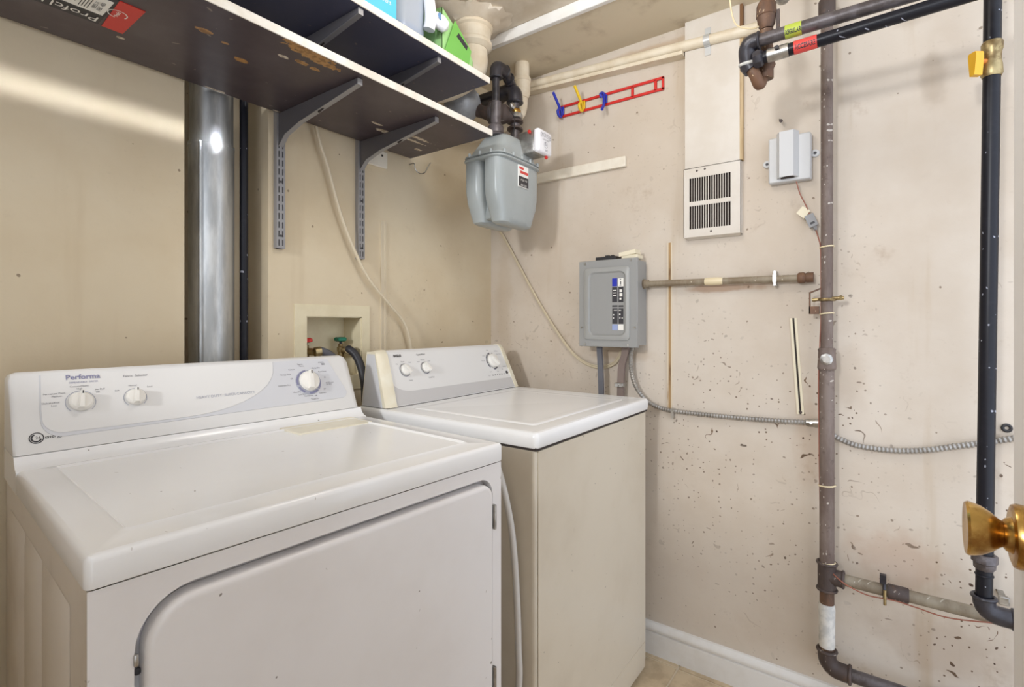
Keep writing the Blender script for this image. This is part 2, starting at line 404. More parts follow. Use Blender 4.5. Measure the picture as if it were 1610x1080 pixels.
def clear():
    q = NT('clear_bluish_plastic'); q.p.inputs['Base Color'].default_value = sr(226,234,246); q.p.inputs['Roughness'].default_value = 0.12
    q.p.inputs['Transmission Weight'].default_value = 0.55; q.p.inputs['IOR'].default_value = 1.3; return q.m
M['clear'] = clear()
M['clear_blue'] = mat('blue_tinted_plastic', sr(112,148,190), 0.2)
def shelf_mat(name, ca, cb, patches=True):
    q = NT(name); q.p.inputs['Roughness'].default_value = 0.36
    col = q.mix(q.ramp(q.noise(8, 5, 0.6), 0.4, 0.7, 0, 0.8), ca, cb)
    tan, pale = sr(176,132,78), sr(208,196,178)
    for c, r, k in (((0.630,1.000,1.72),(0.052,0.020,0.02),tan), ((0.672,1.013,1.72),(0.040,0.012,0.02),tan), ((0.595,0.992,1.72),(0.03,0.010,0.02),tan),
                    ((0.640,1.050,1.72),(0.016,0.008,0.02),tan), ((0.672,1.052,1.72),(0.012,0.008,0.02),tan), ((0.600,1.058,1.72),(0.012,0.006,0.02),pale),
                    ((0.454,1.091,1.72),(0.016,0.008,0.02),tan), ((0.555,1.147,1.72),(0.017,0.008,0.02),tan), ((0.500,1.104,1.72),(0.008,0.005,0.02),tan),
                    ((1.010,1.225,1.72),(0.024,0.012,0.02),pale), ((0.965,1.195,1.72),(0.02,0.006,0.02),pale), ((1.120,1.215,1.72),(0.055,0.006,0.02),pale),
                    ((1.105,1.185,1.72),(0.07,0.007,0.02),pale), ((1.19,1.262,1.72),(0.014,0.008,0.02),pale), ((0.365,1.255,1.72),(0.008,0.005,0.02),pale),
                    ((0.598,1.352,1.72),(0.012,0.012,0.02),pale), ((0.575,1.345,1.72),(0.015,0.004,0.02),pale), ((0.745,1.345,1.72),(0.012,0.004,0.02),pale)):
        if patches: col = q.mix(q.blob(c, r, 0.75, 75), col, q.mix(q.ramp(q.noise(90, 4), 0.45, 0.6), k, (k[0]*0.55, k[1]*0.5, k[2]*0.42, 1)))
    col = q.mix(q.math('MULTIPLY', speck_mask(q, (24,40,1), 0.09, 0.10, (1,2,3), 0.05, plane='box'), 0.7), col, sr(150,138,126))
    q.base(col); return q.m
M['shelf'] = shelf_mat('dark_brown_laminate', sr(70,60,64), sr(86,76,80))
M['shelf_upper'] = shelf_mat('dark_blue_grey_laminate', sr(86,88,108), sr(94,94,112), False)

# ------------------------------------------------------------------ the setting
BIG = -0.9
fl = struct('floor', MB().box((BIG,-1.2,-0.06),(WX,1.6,-0.003)), M['grout'])
random.seed(3)
for i in range(-8, 2):
    for j in range(-5, 5):
        x1 = 1.68-0.305*(-i-1); x0 = x1-0.305
        y0 = 0.555+0.305*j; y1 = y0+0.305
        a0, a1, b0, b1 = max(x0, BIG), min(x1, WX), max(y0,-1.2), min(y1, NY)
        if a1-a0 < 0.02 or b1-b0 < 0.02 or x0 > WX: continue
        g = 0.0028
        tl = part('tile', MB().rbox((a0+g,b0+g,-0.010),(a1-g,b1-g,0.0), 0.0012, 1), M['tile'], fl)
wr = struct('wall_right', MB().box((WX,-1.2,-0.06),(WX+0.1,1.6,CZ+0.1)), M['wall_right'])
HX0, HX1, HZ0, HZ1 = 0.847, 1.042, 0.975, 1.160      # opening of the laundry box
JX = 0.734
wb = MB()
wb.box((BIG,BY,-0.06),(0.526,1.6,CZ+0.1)); wb.box((0.526,NY,-0.06),(JX,1.6,CZ+0.1))
wb.box((JX,BY,-0.06),(HX0,1.6,CZ+0.1)); wb.box((HX1,BY,-0.06),(WX,1.6,CZ+0.1))
wb.box((HX0,BY,-0.06),(HX1,1.6,HZ0)); wb.box((HX0,BY,HZ1),(HX1,1.6,CZ+0.1)); wb.box((HX0,BY+0.1,HZ0),(HX1,1.6,HZ1))
struct('wall_back', wb, M['wall_back'])
wl = MB(); LX = -0.28  # unseen wall added to shade the dryer side; opening lets side light through
wl.box((LX-0.1,-0.30,-0.06),(LX,BY,1.22)); wl.box((LX-0.1,1.12,1.22),(LX,BY,CZ)); wl.box((LX-0.1,-0.30,1.22),(LX,0.02,CZ))
struct('wall_left_blocker', wl, M['wall_back'])
struct('ceiling', MB().box((BIG,-0.35,CZ),(WX,1.6,CZ+0.1)), M['ceiling'])
struct('ceiling', MB().box((1.445,-0.35,SZ),(WX,BY,CZ)), M['soffit'])
struct('trim_1', MB().rbox((1.428,-0.35,SZ-0.004),(1.446,1.30,CZ), 0.002, 1), M['trim'])
bb = MB().prism([(WX,0,0),(WX-0.014,0,0),(WX-0.013,0,0.074),(WX-0.009,0,0.077),(WX-0.009,0,0.079),(WX-0.016,0,0.083),(WX-0.018,0,0.090),(WX-0.016,0,0.097),(WX-0.008,0,0.108),(WX,0,0.109)], (0,BY+1.2,0))
for i, p in enumerate(bb.v): p.y -= 1.2
struct('baseboard_right', bb, M['trim'])

# door standing open beside the camera, with its brass knob
KX, KY, KZ = 0.7427, -0.1164, 0.917
dr = struct('door_1', MB().rbox((0.045,KY-0.035,0.01),(0.8045,KY,2.03), 0.003, 1), M['door'])
kn = part('door_knob', MB().lathe([(0.004,0.012),(0.016,0.0125),(0.020,0.0150),(0.026,0.0205),(0.034,0.0255),(0.040,0.0275),(0.0445,0.0285),(0.047,0.0270),(0.046,0.004)], (KX,KY,KZ), (0,1,0), 36), M['brass'], dr)
part('rose', MB().lathe([(0.0,0.0325),(0.006,0.0330),(0.0095,0.0315),(0.011,0.0270),(0.0105,0.0190),(0.015,0.0165),(0.017,0.0140)], (KX,KY,KZ), (0,1,0), 36), M['brass'], dr)
part('latch_plate', MB().box((0.8040,KY-0.030,KZ-0.03),(0.8052,KY-0.006,KZ+0.03)), M['brass'], dr)

# ------------------------------------------------------------------ dryer
DR = -0.0594
dry = thing('dryer', 'white front-loading clothes dryer with a plain square door, at the left', 'dryer', (0.1645,0.673,0), DR)
W_, TOP, SK = 0.669, 0.895, 0.036
L = dict(local=True)
def frame_ring(outer, inner, y):   # quad ring between two outlines of equal count
    n = len(inner); m = MB()
    m.add([(p[0],y,p[1]) for p in outer]+[(p[0],y,p[1]) for p in inner], [(i,(i+1) % n,(i+1) % n+n,i+n) for i in range(n)])
    return m
dx0, dx1, dz0, dz1 = 0.044, 0.640, 0.16, 0.832
inner = rrect(dx0, dz0, dx1, dz1, [0.02,0.02,0.035,0.060], 7)
cx_, cz_ = (dx0+dx1)/2, (dz0+dz1)/2
def toward(p, x0, z0, x1, z1):
    a, b = p[0]-cx_, p[1]-cz_; k = 1e9
    if a > 1e-9: k = min(k, (x1-cx_)/a)
    if a < -1e-9: k = min(k, (x0-cx_)/a)
    if b > 1e-9: k = min(k, (z1-cz_)/b)
    if b < -1e-9: k = min(k, (z0-cz_)/b)
    return (cx_+a*k, cz_+b*k)
cabx0, cabx1, cabz0, cabz1 = 0.003, W_-0.003, 0.025, TOP-SK-0.002
outer = [toward(p, cabx0, cabz0, cabx1, cabz1) for p in inner]
for c in ((cabx0,cabz0),(cabx1,cabz0),(cabx1,cabz1),(cabx0,cabz1)):   # snap nearest to the true corners
    k = min(range(len(outer)), key=lambda i: (outer[i][0]-c[0])**2+(outer[i][1]-c[1])**2); outer[k] = c
fr = frame_ring(outer, inner, 0.003)
n = len(inner)
fr.add([(p[0],0.003,p[1]) for p in inner]+[(p[0],0.024,p[1]) for p in inner], [(i,(i+1) % n,(i+1) % n+n,i+n) for i in range(n)])
fr.add([(p[0],0.024,p[1]) for p in inner], [list(range(n))])
part('front_panel', fr, M['enamel_front'], dry, **L)
sd = MB()
def side_panel(u, sgn, v0, v1):
    m = MB(); edges = [v0, 0.070, 0.098, 0.255, 0.262, 0.397, 0.404, 0.566, 0.573, v1]
    zt = 0.815
    def off(v): return {0.098:0.005,0.255:0.005,0.262:0.0,0.397:0.0}.get(v, 0.0)
    # flat skin with three shallow pressed panels
    m.box((min(u,u+sgn*0.004),v0,cabz0),(max(u,u+sgn*0.004),v1,cabz1))
    for a, b in ((0.085,0.245),(0.262,0.390),(0.405,0.560)):
        e = 0.010
        o_ = [(a,0.10),(b,0.10),(b,zt),(a,zt)]; i_ = [(a+e,0.11),(b-e,0.11),(b-e,zt-e),(a+e,zt-e)]
        x, x2 = u-sgn*0.0002, u-sgn*0.004
        m.add([(x,p[0],p[1]) for p in o_]+[(x2,p[0],p[1]) for p in i_], [(0,1,5,4),(1,2,6,5),(2,3,7,6),(3,0,4,7),(4,5,6,7)])
    return m
part('side_panel', side_panel(cabx0, 1, 0.0038, 0.62), M['enamel_side'], dry, **L)
part('side_panel', side_panel(cabx1, -1, 0.0038, 0.62), M['enamel_side'], dry, **L)
part('back_panel', MB().box((cabx0,0.616,cabz0),(cabx1,0.62,cabz1)), M['enamel_side'], dry, **L)
# top with rolled edge and pressed border
tp = MB()
def o2(k): return rrect(k, k, W_-k, 0.505, max(0.008-k, 0.003), 4)
secs = []
for k, z in ((0.001,TOP-SK),(0.0,TOP-SK+0.002),(0.0,TOP-0.008),(0.001,TOP-0.004),(0.0035,TOP-0.001),(0.008,TOP)):
    secs.append([Vector((p[0],p[1],z)) for p in o2(k)])
tp.loft(secs, caps=False)
e1 = o2(0.008)
b0 = rrect(0.042,0.050,W_-0.045,0.470,0.010,4); b1 = rrect(0.047,0.055,W_-0.050,0.465,0.008,4); b2 = rrect(0.052,0.060,W_-0.055,0.460,0.006,4)
tp.loft([[Vector((p[0],p[1],TOP)) for p in e1],[Vector((p[0],p[1],TOP)) for p in b0],[Vector((p[0],p[1],TOP+0.0028)) for p in b1],[Vector((p[0],p[1],TOP-0.001)) for p in b2]], caps=False)
tp.add([(p[0],p[1],TOP-0.001) for p in b2], [list(range(len(b2)))])
tp.add([(p[0],p[1],TOP-SK) for p in o2(0.001)], [list(range(len(b2)-1,-1,-1))])
# rear deck rising to the console
prof = [(0.478,TOP-0.001),(0.490,TOP+0.003),(0.498,TOP+0.010),(0.503,TOP+0.020),(0.62,TOP+0.020),(0.62,TOP-SK),(0.478,TOP-SK)]
tp.prism([(0.0,v,z) for v, z in prof], (W_,0,0))
part('top_panel', tp, M['enamel'], dry, **L)
# lint screen cover on the rear right of the top
part('lint_screen_cover', MB().rbox((0.440,0.392,TOP-0.004),(0.628,0.488,TOP+0.0022), 0.0015, 1), M['cream_plastic'], dry, **L)
# door
de = rrect(dx0+0.009, dz0+0.004, dx1-0.0025, dz1-0.011, [0.02,0.02,0.030,0.052], 7)
def ins(k): return rrect(dx0+0.009+k, dz0+0.004+k, dx1-0.0025-k, dz1-0.011-k, [0.02,0.02,max(0.030-k,0.004),max(0.052-k,0.004)], 7)
door = MB().loft([[Vector((p[0],y,p[1])) for p in ins(k)] for k, y in ((0.0,0.021),(0.0,0.005),(0.001,0.001),(0.003,-0.0015),(0.006,-0.0028),(0.009,-0.003))], caps=False)
door.add([(p[0],-0.003,p[1]) for p in ins(0.009)], [list(range(n))])
dd = part('door', door, M['enamel_front'], dry, **L)
for za, zb in ((0.728,0.776),(0.408,0.452)):
    part('hinge', MB().box((dx1-0.0030,-0.003,za),(dx1+0.0028,0.006,zb)).cyl((dx1-0.0002,-0.0035,za),(dx1-0.0002,-0.0035,zb),0.0032,seg=8), M['steel'], dd, **L)
part('door_strike', MB().rbox((dx0-0.001,0.000,0.758),(dx0+0.004,0.006,0.772),0.002,2), M['steel'], dry, **L)
part('screw', MB().lathe([(0,0.004),(0.002,0.004),(0.003,0.002)], (dx0+0.006,0.016,0.745), (0,-1,0), 10), M['ink_dark'], dry, **L)
# console
CV0, CZ0, CV1, CZ1 = 0.505, TOP+0.021, 0.572, 1.052
ck = (CV1-CV0)/(CZ1-CZ0)
cup = Vector((0, ck, 1)).normalized(); cnr = Vector((0, -1, ck)).normalized()
def cpt(u, z, lift=0.0): return Vector((u, CV0+(z-CZ0)*ck, z))+cnr*lift
con = MB()
secs = []
for u, k in ((0.0,0.010),(0.003,0.003),(0.010,0.0),(W_-0.018,0.0),(W_-0.008,0.004),(W_-0.003,0.014)):
    pr = [(CV0+k*0.6,CZ0),(CV0+k*0.6+ck*0.01,CZ0+0.01),(CV1-ck*(0.006+k)+k*0.2,CZ1-0.006-k),(CV1+0.0015,CZ1-0.0015-k),(CV1+0.010,CZ1-k),(0.618,CZ1-0.004-k),(0.62,CZ0)]
    secs.append([Vector((u,v,z)) for v, z in pr])
con.loft(secs)
cn = part('console', con, M['console'], dry, **L)
gp = [(0.040,CZ1-0.0075),(0.037,0.985)]+[(0.066-0.029*math.cos(a),0.967-0.029*math.sin(a)) for a in [i*math.pi/12 for i in range(7)]]+ \
     [(0.640-0.016+0.016*math.sin(a),0.944-0.0+0.016*(1-math.cos(a))) for a in [i*math.pi/12 for i in range(7)]]+[(0.607,CZ1-0.0075)]
gp = [(u, max(z, 0.938)) for u, z in gp]
part('control_panel', MB().prism([cpt(u,z) for u, z in gp], cnr*0.0012), M['console_grey'], dry, **L)
wp = [(0.042,CZ1-0.008),(0.039,0.985)]+[(0.068-0.029*math.cos(a),0.969-0.025*math.sin(a)) for a in [i*math.pi/12 for i in range(7)]]+ \
     [(0.26+0.20*math.sin(a),0.944+0.09*(1-math.cos(a))) for a in [i*math.pi/20 for i in range(11)]]+[(0.462,CZ1-0.008)]
part('panel_inlay', MB().prism([cpt(u,z,0.0012) for u, z in wp], cnr*0.0010), M['console'], dry, **L)
def knob(parent, fpt, up, nr, u, z, r, ang, mark=True, name='knob', skirt=None, lift=0.0022, local=True, tall=0.011):
    o = fpt(u, z, lift); rt = up.cross(nr).normalized()
    kb = MB().lathe([(0.0,r*0.86),(0.004,r),(0.007,r*0.99),(tall-0.002,r*0.93),(tall,r*0.80)], o, nr, 28)
    d = (up*math.cos(ang)+rt*math.sin(ang)); s = d.cross(nr)
    g = [o+nr*(tall-0.001)+d*a*r+s*b*r for a, b in ((0.97,-0.17),(0.97,0.17),(0.3,0.24),(-0.92,0.30),(-0.92,-0.30),(0.3,-0.24))]
    g2 = [o+nr*(tall+0.0075)+d*a*r+s*b*r for a, b in ((0.94,-0.10),(0.94,0.10),(0.3,0.15),(-0.84,0.20),(-0.84,-0.20),(0.3,-0.15))]
    kb.loft([g, g2])
    k = part(name, kb, M['knob'], parent, local=local)
    if mark:
        part('pointer_mark', MB().obox(o+nr*(tall+0.0078)+d*r*0.72, d*r*0.15, s*r*0.05, nr*0.0006), M['ink_dark'], k, local=local)
    return k
UP, NR = cup, cnr
knob(dry, cpt, UP, NR, 0.094, 0.9925, 0.0185, 0.12)
knob(dry, cpt, UP, NR, 0.178, 0.9915, 0.0165, 0.12)
timer_o = cpt(0.541, 0.990, 0.0013)
part('timer_dial', MB().lathe([(0,0.033),(0.0014,0.033),(0.002,0.030)], timer_o, NR, 40), M['ink_pale'], dry, **L)
arcs = MB()
def arc_band(mb, o, up, nr, r0, r1, a0, a1, lift):
    rt = up.cross(nr); m = max(2, int(abs(a1-a0)/0.12)); P = []
    for i in range(m+1):
        a = a0+(a1-a0)*i/m; d = up*math.cos(a)+rt*math.sin(a); P.append((o+nr*lift+d*r0, o+nr*lift+d*r1))
    for i in range(m): mb.add([P[i][0],P[i][1],P[i+1][1],P[i+1][0]], [(0,1,2,3)])
for a0, a1 in ((-1.75,-0.75),(-0.7,-0.1),(0.5,1.1),(1.3,2.3),(2.45,3.3),(-2.6,-1.95)):
    arc_band(arcs, timer_o, UP, NR, 0.0275, 0.0318, a0, a1, 0.0024)
part('dial_scale', arcs, M['ink_blue'], dry, **L)
knob(dry, cpt, UP, NR, 0.541, 0.991, 0.0262, 0.18, name='timer_knob', lift=0.003, tall=0.013)
rings = MB()
for u, z, r in ((0.094,0.9925,0.0225),(0.178,0.9915,0.0195)):
    arc_band(rings, cpt(u,z,0.0022), UP, NR, r-0.0012, r, -2.4, 2.4, 0.0003)
part('dial_ring', rings, M['ink_pale'], dry, **L)
let = MB()
def cw(mb, t, size, u, z, lift=0.0026, **kw): write(mb, t, size, cpt(u, z, lift), (1,0,0), UP, **kw)
cw(let, 'Performa', 0.0135, 0.101, 1.037, bold=0.0003)
m2 = MB(); cw(m2, 'DEPENDABLE  DRYER', 0.0045, 0.101, 1.0275)
part('brand_lettering', let.join(m2), M['ink_blue'], dry, **L)
t = MB()
cw(t, 'Fabric  Selector', 0.0065, 0.183, 1.033)
for tx, u, z in (('Cottons/Heavy',0.094,1.0205),('High',0.094,1.0160),('Permanent Press',0.058,1.0105),('Medium',0.061,1.0055),('Delicate/Knit',0.052,0.9950),('Low',0.056,0.9900),('Air Fluff',0.124,1.0125),('Off',0.120,1.0075),
                 ('Soft',0.150,1.0070),('Normal',0.176,1.0145),('Loud',0.204,1.0100)):
    cw(t, tx, 0.0045, u, z)
for tx, u, z in (('Regular',0.530,1.0345),('Heavy',0.532,1.0300),('Cottons',0.505,1.0230),('Energy Saver',0.488,1.0120),('Off',0.500,1.0010),('Automatic Dry',0.478,0.9870),('More Dry',0.505,0.9690),('Less Dry',0.517,0.9625),('Cool Down',0.533,0.9575),('Off',0.552,0.9560),
                 ('Timed Dry',0.548,0.9490),('Delicates',0.572,0.9610),('60',0.580,0.9700),('Air Dry',0.595,0.9800),('40 Minutes',0.598,0.9840),('20',0.588,0.9980),('Perm Press',0.585,1.0130),('Damp Dry',0.570,1.0230)):
    cw(t, tx, 0.0050, u, z, lift=0.0016)
cw(t, 'SIGNAL', 0.0050, 0.588, 1.0360, lift=0.0016); cw(t, 'ON', 0.0055, 0.592, 1.0310, lift=0.0016, bold=0.0003)
part('printed_lettering', t, M['ink'], dry, **L)
t = MB(); cw(t, 'HEAVY DUTY  SUPER CAPACITY', 0.0085, 0.345, 0.979)
part('capacity_lettering', t, M['ink_pale'], dry, **L)
lg = MB(); lo_ = cpt(0.030, 0.9405, 0.0004); rt_ = Vector((1,0,0))
arc_band(lg, lo_, UP, NR, 0.0085, 0.0100, 0, 2*math.pi, 0.0003); arc_band(lg, lo_, UP, NR, 0.0052, 0.0076, 1.9, 5.9, 0.0003)
write(lg, '24', 0.0070, lo_+rt_*0.0020, (1,0,0), UP); write(lg, 'energy', 0.0090, lo_+rt_*0.0225, (1,0,0), UP, font_shear=0.2)
part('round_logo', lg, M['ink_dark'], dry, **L)
for sx in (0.05, W_-0.05):
    for sy in (0.06, 0.56):
        part('foot', MB().lathe([(0,0.018),(0.010,0.018),(0.012,0.008),(0.030,0.008)], (sx,sy,0.0), (0,0,1), 12), M['black'], dry, **L)

# ------------------------------------------------------------------ washer
wash = thing('washing_machine', 'white top-loading washing machine with a flat lid, in the corner right of the dryer', 'washer', (0.947,0.630,0))
WW = 0.662
cab = MB().loft([[Vector((p[0],p[1],z)) for p in rrect(0.004,0.004,WW-0.003,0.63,0.010,3)] for z in (0.022,TOP-SK-0.004)])
part('cabinet', cab, M['washer_front'], wash, **L)
part('front_panel', MB().prism([(0.014,0.0036,0.070),(0.022,0.0036,0.040),(WW-0.030,0.0036,0.040),(WW-0.016,0.0036,0.068),(WW-0.016,0.0036,TOP-SK-0.008),(0.014,0.0036,TOP-SK-0.008)], (0,-0.0022,0)), M['washer_front'], wash, **L)
part('kick_panel', MB().prism([(0.018,0.0012,0.052),(WW-0.020,0.0012,0.052),(WW-0.020,0.0012,0.108),(0.018,0.0012,0.108)], (0,-0.0012,0)), M['washer_front'], wash, **L)
def wo(k): return rrect(-0.003+k, -0.006+k, WW+0.001-k, 0.63, max(0.014-k, 0.004), 4)
tp = MB()
secs = [[Vector((p[0],p[1],z)) for p in wo(k)] for k, z in ((0.004,TOP-SK),(0.001,TOP-SK+0.004),(0.0,TOP-0.012),(0.0015,TOP-0.006),(0.005,TOP-0.0015),(0.011,TOP))]
tp.loft(secs, caps=False)
li0 = rrect(0.066,0.046,0.582,0.470,0.012,4); li1 = rrect(0.070,0.050,0.578,0.466,0.010,4)
tp.loft([[Vector((p[0],p[1],TOP)) for p in wo(0.011)],[Vector((p[0],p[1],TOP+0.0008)) for p in rrect(0.060,0.040,0.588,0.476,0.014,4)],[Vector((p[0],p[1],TOP)) for p in li0],[Vector((p[0],p[1],TOP-0.006)) for p in li0]], caps=False)
tp.add([(p[0],p[1],TOP-0.006) for p in li0], [list(range(len(li0)))])
tp.add([(p[0],p[1],TOP-SK) for p in wo(0.004)], [list(range(len(li0)-1,-1,-1))])
part('top_panel', tp, M['enamel'], wash, **L)
lid = MB().loft([[Vector((p[0],p[1],z)) for p in rrect(0.0675+k,0.0475+k,0.5805-k,0.4685-k,0.011,4)] for k, z in ((0,TOP-0.005),(0,TOP-0.002),(0.003,TOP+0.0010),(0.012,TOP+0.0016),(0.030,TOP+0.0004),(0.036,TOP))])
part('lid', lid, M['enamel'], wash, **L)
part('skirt_gap', MB().box((0.002,0.000,TOP-SK-0.006),(WW-0.004,0.6,TOP-SK+0.002)), M['gap'], wash, **L)
# console
VV0, VZ0, VV1, VZ1 = 0.512, TOP+0.002, 0.578, 1.058
vk = (VV1-VV0)/(VZ1-VZ0); vup = Vector((0, vk, 1)).normalized(); vnr = Vector((0, -1, vk)).normalized()
def vpt(u, z, lift=0.0): return Vector((u, VV0+(z-VZ0)*vk, z))+vnr*lift
def wprof(d=0.0): return [(VV0-d,VZ0),(VV0-d+vk*0.016,VZ0+0.014),(VV0+vk*0.05-d,VZ0+0.05),(VV1-0.004-d,VZ1-0.012),(VV1+0.004,VZ1-0.002+d*0.5),(VV1+0.012,VZ1+d*0.5),(0.622,VZ1-0.004),(0.626,VZ0)]
part('console', MB().loft([[Vector((u,v,z)) for v, z in wprof()] for u in (0.044,0.628)]), M['console'], wash, **L)
def cap(u0, u1, tilt):
    secs = []
    for k, u in enumerate((u0, u0+(u1-u0)*0.3, u1)):
        d = (-0.006, 0.003, 0.004)[k]
        secs.append([Vector((u+tilt*(z-VZ0),v,z)) for v, z in wprof(d)])
    return MB().loft(secs)
part('end_cap', cap(0.010,0.046,0.10), M['cream_plastic'], wash, **L)['label'] = 'yellowed cream end cap'
part('end_cap', cap(0.655,0.628,-0.10), M['cream_plastic'], wash, **L)
part('side_plate', MB().prism([(0.0092+0.10*(z-VZ0),v,z) for v, z in [(VV0+0.018,VZ0),(VV1+0.006,VZ1-0.010),(0.616,VZ1-0.010),(0.620,VZ0)]], (-0.002,0,0)), M['console_grey'], wash, **L)
gpts = [(0.048,0.900),(0.050,0.966)]+[(0.128-0.076*math.cos(a),0.966-0.031*math.sin(a)) for a in [i*math.pi/16 for i in range(0,9)]]+[(0.627,0.934),(0.627,0.900)]
part('lower_band', MB().prism([vpt(u,z) for u, z in gpts], vnr*0.0008), M['console_mid'], wash, **L)
UP, NR = vup, vnr
knob(wash, vpt, UP, NR, 0.114, 0.997, 0.0175, -0.75, mark=False, lift=0.0005)
knob(wash, vpt, UP, NR, 0.200, 0.998, 0.0165, -0.62, mark=False, lift=0.0005)
dial = MB(); o_ = vpt(0.541, 0.999, 0.0003)
for a0, a1 in ((-2.4,-1.9),(-1.8,-1.3),(-1.2,-0.6),(-0.5,-0.1),(0.3,0.9),(2.5,3.2)): arc_band(dial, o_, UP, NR, 0.0280, 0.0335, a0, a1, 0.0004)
for u, z, r in ((0.114,0.997,0.0205),(0.200,0.998,0.0195)): arc_band(dial, vpt(u,z,0.0003), UP, NR, r-0.0020, r, -3.14, 3.14, 0.0004)
part('dial_scale', dial, M['ink'], wash, **L)
knob(wash, vpt, UP, NR, 0.541, 0.999, 0.0270, -0.75, mark=False, name='timer_knob', lift=0.0005, tall=0.014)
t = MB()
def vw(mb, tx, size, u, z, **kw): write(mb, tx, size, vpt(u, z, 0.0004), (1,0,0), vup, **kw)
for tx, sz, u, z in (('Hot',0.0055,0.088,1.016),('Warm',0.0055,0.112,1.022),('Cold',0.0055,0.140,1.018),('Temp',0.0065,0.125,0.9655),('Small',0.005,0.176,1.018),('Medium',0.0055,0.196,1.023),('Large',0.005,0.222,1.018),('Load Size',0.0065,0.215,0.9675),
                     ('Normal',0.0055,0.490,1.003),('Heavy',0.0055,0.500,1.020),('Soak',0.0055,0.530,1.038),('Delicate',0.0060,0.580,1.034),('Perm Press',0.0060,0.590,1.022),('Rinse',0.0055,0.515,0.962),('Spin',0.005,0.556,0.961),('Off',0.005,0.585,0.966),('Extra Rinse',0.005,0.604,0.975),('Status',0.005,0.500,0.949)):
    vw(t, tx, sz, u, z)
part('printed_lettering', t, M['ink'], wash, **L)
t = MB(); vw(t, 'INGLIS', 0.010, 0.098, 1.040, bold=0.0004); vw(t, 'SuperWash', 0.0080, 0.195, 1.040)
for i in range(6): t.lathe([(0,0.0022),(0.0006,0.0022)], vpt(0.520+i*0.0135,0.9490,0.0002), vnr, 10)
t.lathe([(0,0.0065),(0.0008,0.0062)], vpt(0.607,0.9530,0.0002), vnr, 18)
part('brand_lettering', t, M['ink_dark'], wash, **L)
part('gasket_gap', MB().box((0.012,VV0-0.001,TOP-0.0005),(0.652,0.62,TOP+0.0022)), M['gap'], wash, **L)
for sx in (0.05, WW-0.05):
    for sy in (0.06, 0.57):
        part('foot', MB().lathe([(0,0.018),(0.010,0.018),(0.012,0.008),(0.024,0.008)], (sx,sy,0.0), (0,0,1), 12), M['black'], wash, **L)

# white drain hose in the gap between the machines
solo('drain_hose', MB().tube(smooth([tuple(atX(u,v,0.930)) for u, v in ((770,700),(786,745),(796,785),(804,830),(809,880),(813,950),(815,1020),(815,1090))]+[(0.930,0.70,0.013)],6), 0.0075, 10), M['hose_grey'], 'pale drain hose hanging in the gap between dryer and washing machine', 'hose')

# ------------------------------------------------------------------ laundry box, valves and hoses
lb = thing('laundry_box', 'cream recessed laundry supply box let into the back wall above the machines', 'laundry box', (0.945,BY,1.0))
fx0, fx1, fz0, fz1 = 0.809, 1.072, 0.93, 1.196
f_in = [(HX0,HZ0),(HX1,HZ0),(HX1,HZ1),(HX0,HZ1)]; f_out = [(fx0,fz0),(fx1,fz0),(fx1,fz1),(fx0,fz1)]
fp = MB()
for a, b in (((fx0,fz0),(HX0,fz1)),((HX1,fz0),(fx1,fz1)),((HX0,HZ1),(HX1,fz1)),((HX0,fz0),(HX1,HZ0))):
    fp.box((a[0],BY-0.004,a[1]),(b[0],BY+0.0005,b[1]))
part('face_plate', fp, M['box_cream'], lb)
bx = MB(); e = 0.003
bx.box((HX0,BY+0.088,HZ0),(HX1,BY+0.0995,HZ1)); bx.box((HX0,BY,HZ0),(HX0+e,BY+0.09,HZ1)); bx.box((HX1-e,BY,HZ0),(HX1,BY+0.09,HZ1))
bx.box((HX0,BY,HZ1-e),(HX1,BY+0.09,HZ1)); bx.box((HX0,BY+0.02,HZ0),(HX1,BY+0.09,HZ0+e)); bx.box((HX0+e,BY+0.03,HZ0+e),(HX1-e,BY+0.088,HZ0+0.052))
part('recess_box', bx, M['box_cream'], lb)
def valve(name, x, mathandle, label):
    b = Vector((x, BY+0.050, HZ0+0.052))
    v = thing(name, label, 'valve', b)
    part('body', MB().lathe([(0,0.012),(0.006,0.013),(0.008,0.0095),(0.020,0.0095),(0.022,0.012),(0.036,0.012),(0.038,0.008),(0.046,0.008)], b, (0,0,1), 10).cyl(b+Vector((0,0,0.028)), b+Vector((0.010,-0.026,0.026)), 0.011, seg=10), M['brass_dull'], v)
    part('stem', MB().cyl(b+Vector((0,0,0.044)), b+Vector((0,0,0.056)), 0.0045, seg=8), M['ink_dark'], v)
    h = MB()
    prof = []
    for zz, k in ((0.054,0.6),(0.057,1.0),(0.065,1.0),(0.068,0.75)):
        prof.append([b+Vector((math.cos(a)*0.0185*k*(1+0.13*math.cos(5*a)), math.sin(a)*0.0185*k*(1+0.13*math.cos(5*a)), zz)) for a in [2*math.pi*i/40 for i in range(40)]])
    part('handle', h.loft(prof), mathandle, v)
    return b+Vector((0.012,-0.030,0.026))
vr = valve('water_valve', 0.878, M['red'], 'brass water valve with a red handle, left in the laundry box')
vg = valve('water_valve', 1.0, M['green'], 'brass water valve with a green handle, right in the laundry box')
def hose(label, pts, m, start):
    h = thing('supply_hose', label, 'hose', pts[0])
    part('hose', MB().tube(smooth(pts, 7), 0.0125, 12), m, h)
    d = (Vector(pts[1])-Vector(pts[0])).normalized()
    part('coupling', MB().cyl(Vector(pts[0])-d*0.002, Vector(pts[0])+d*0.016, 0.0145, seg=10), M['brass_dull'], h)
hose('grey rubber supply hose running from the red valve', [vr]+[atY(u,v,1.385) for u, v in ((505,552),(520,559),(533,573),(541,592),(545,620))]+[Vector((0.955,1.385,0.80))], M['rubber_grey'], vr)
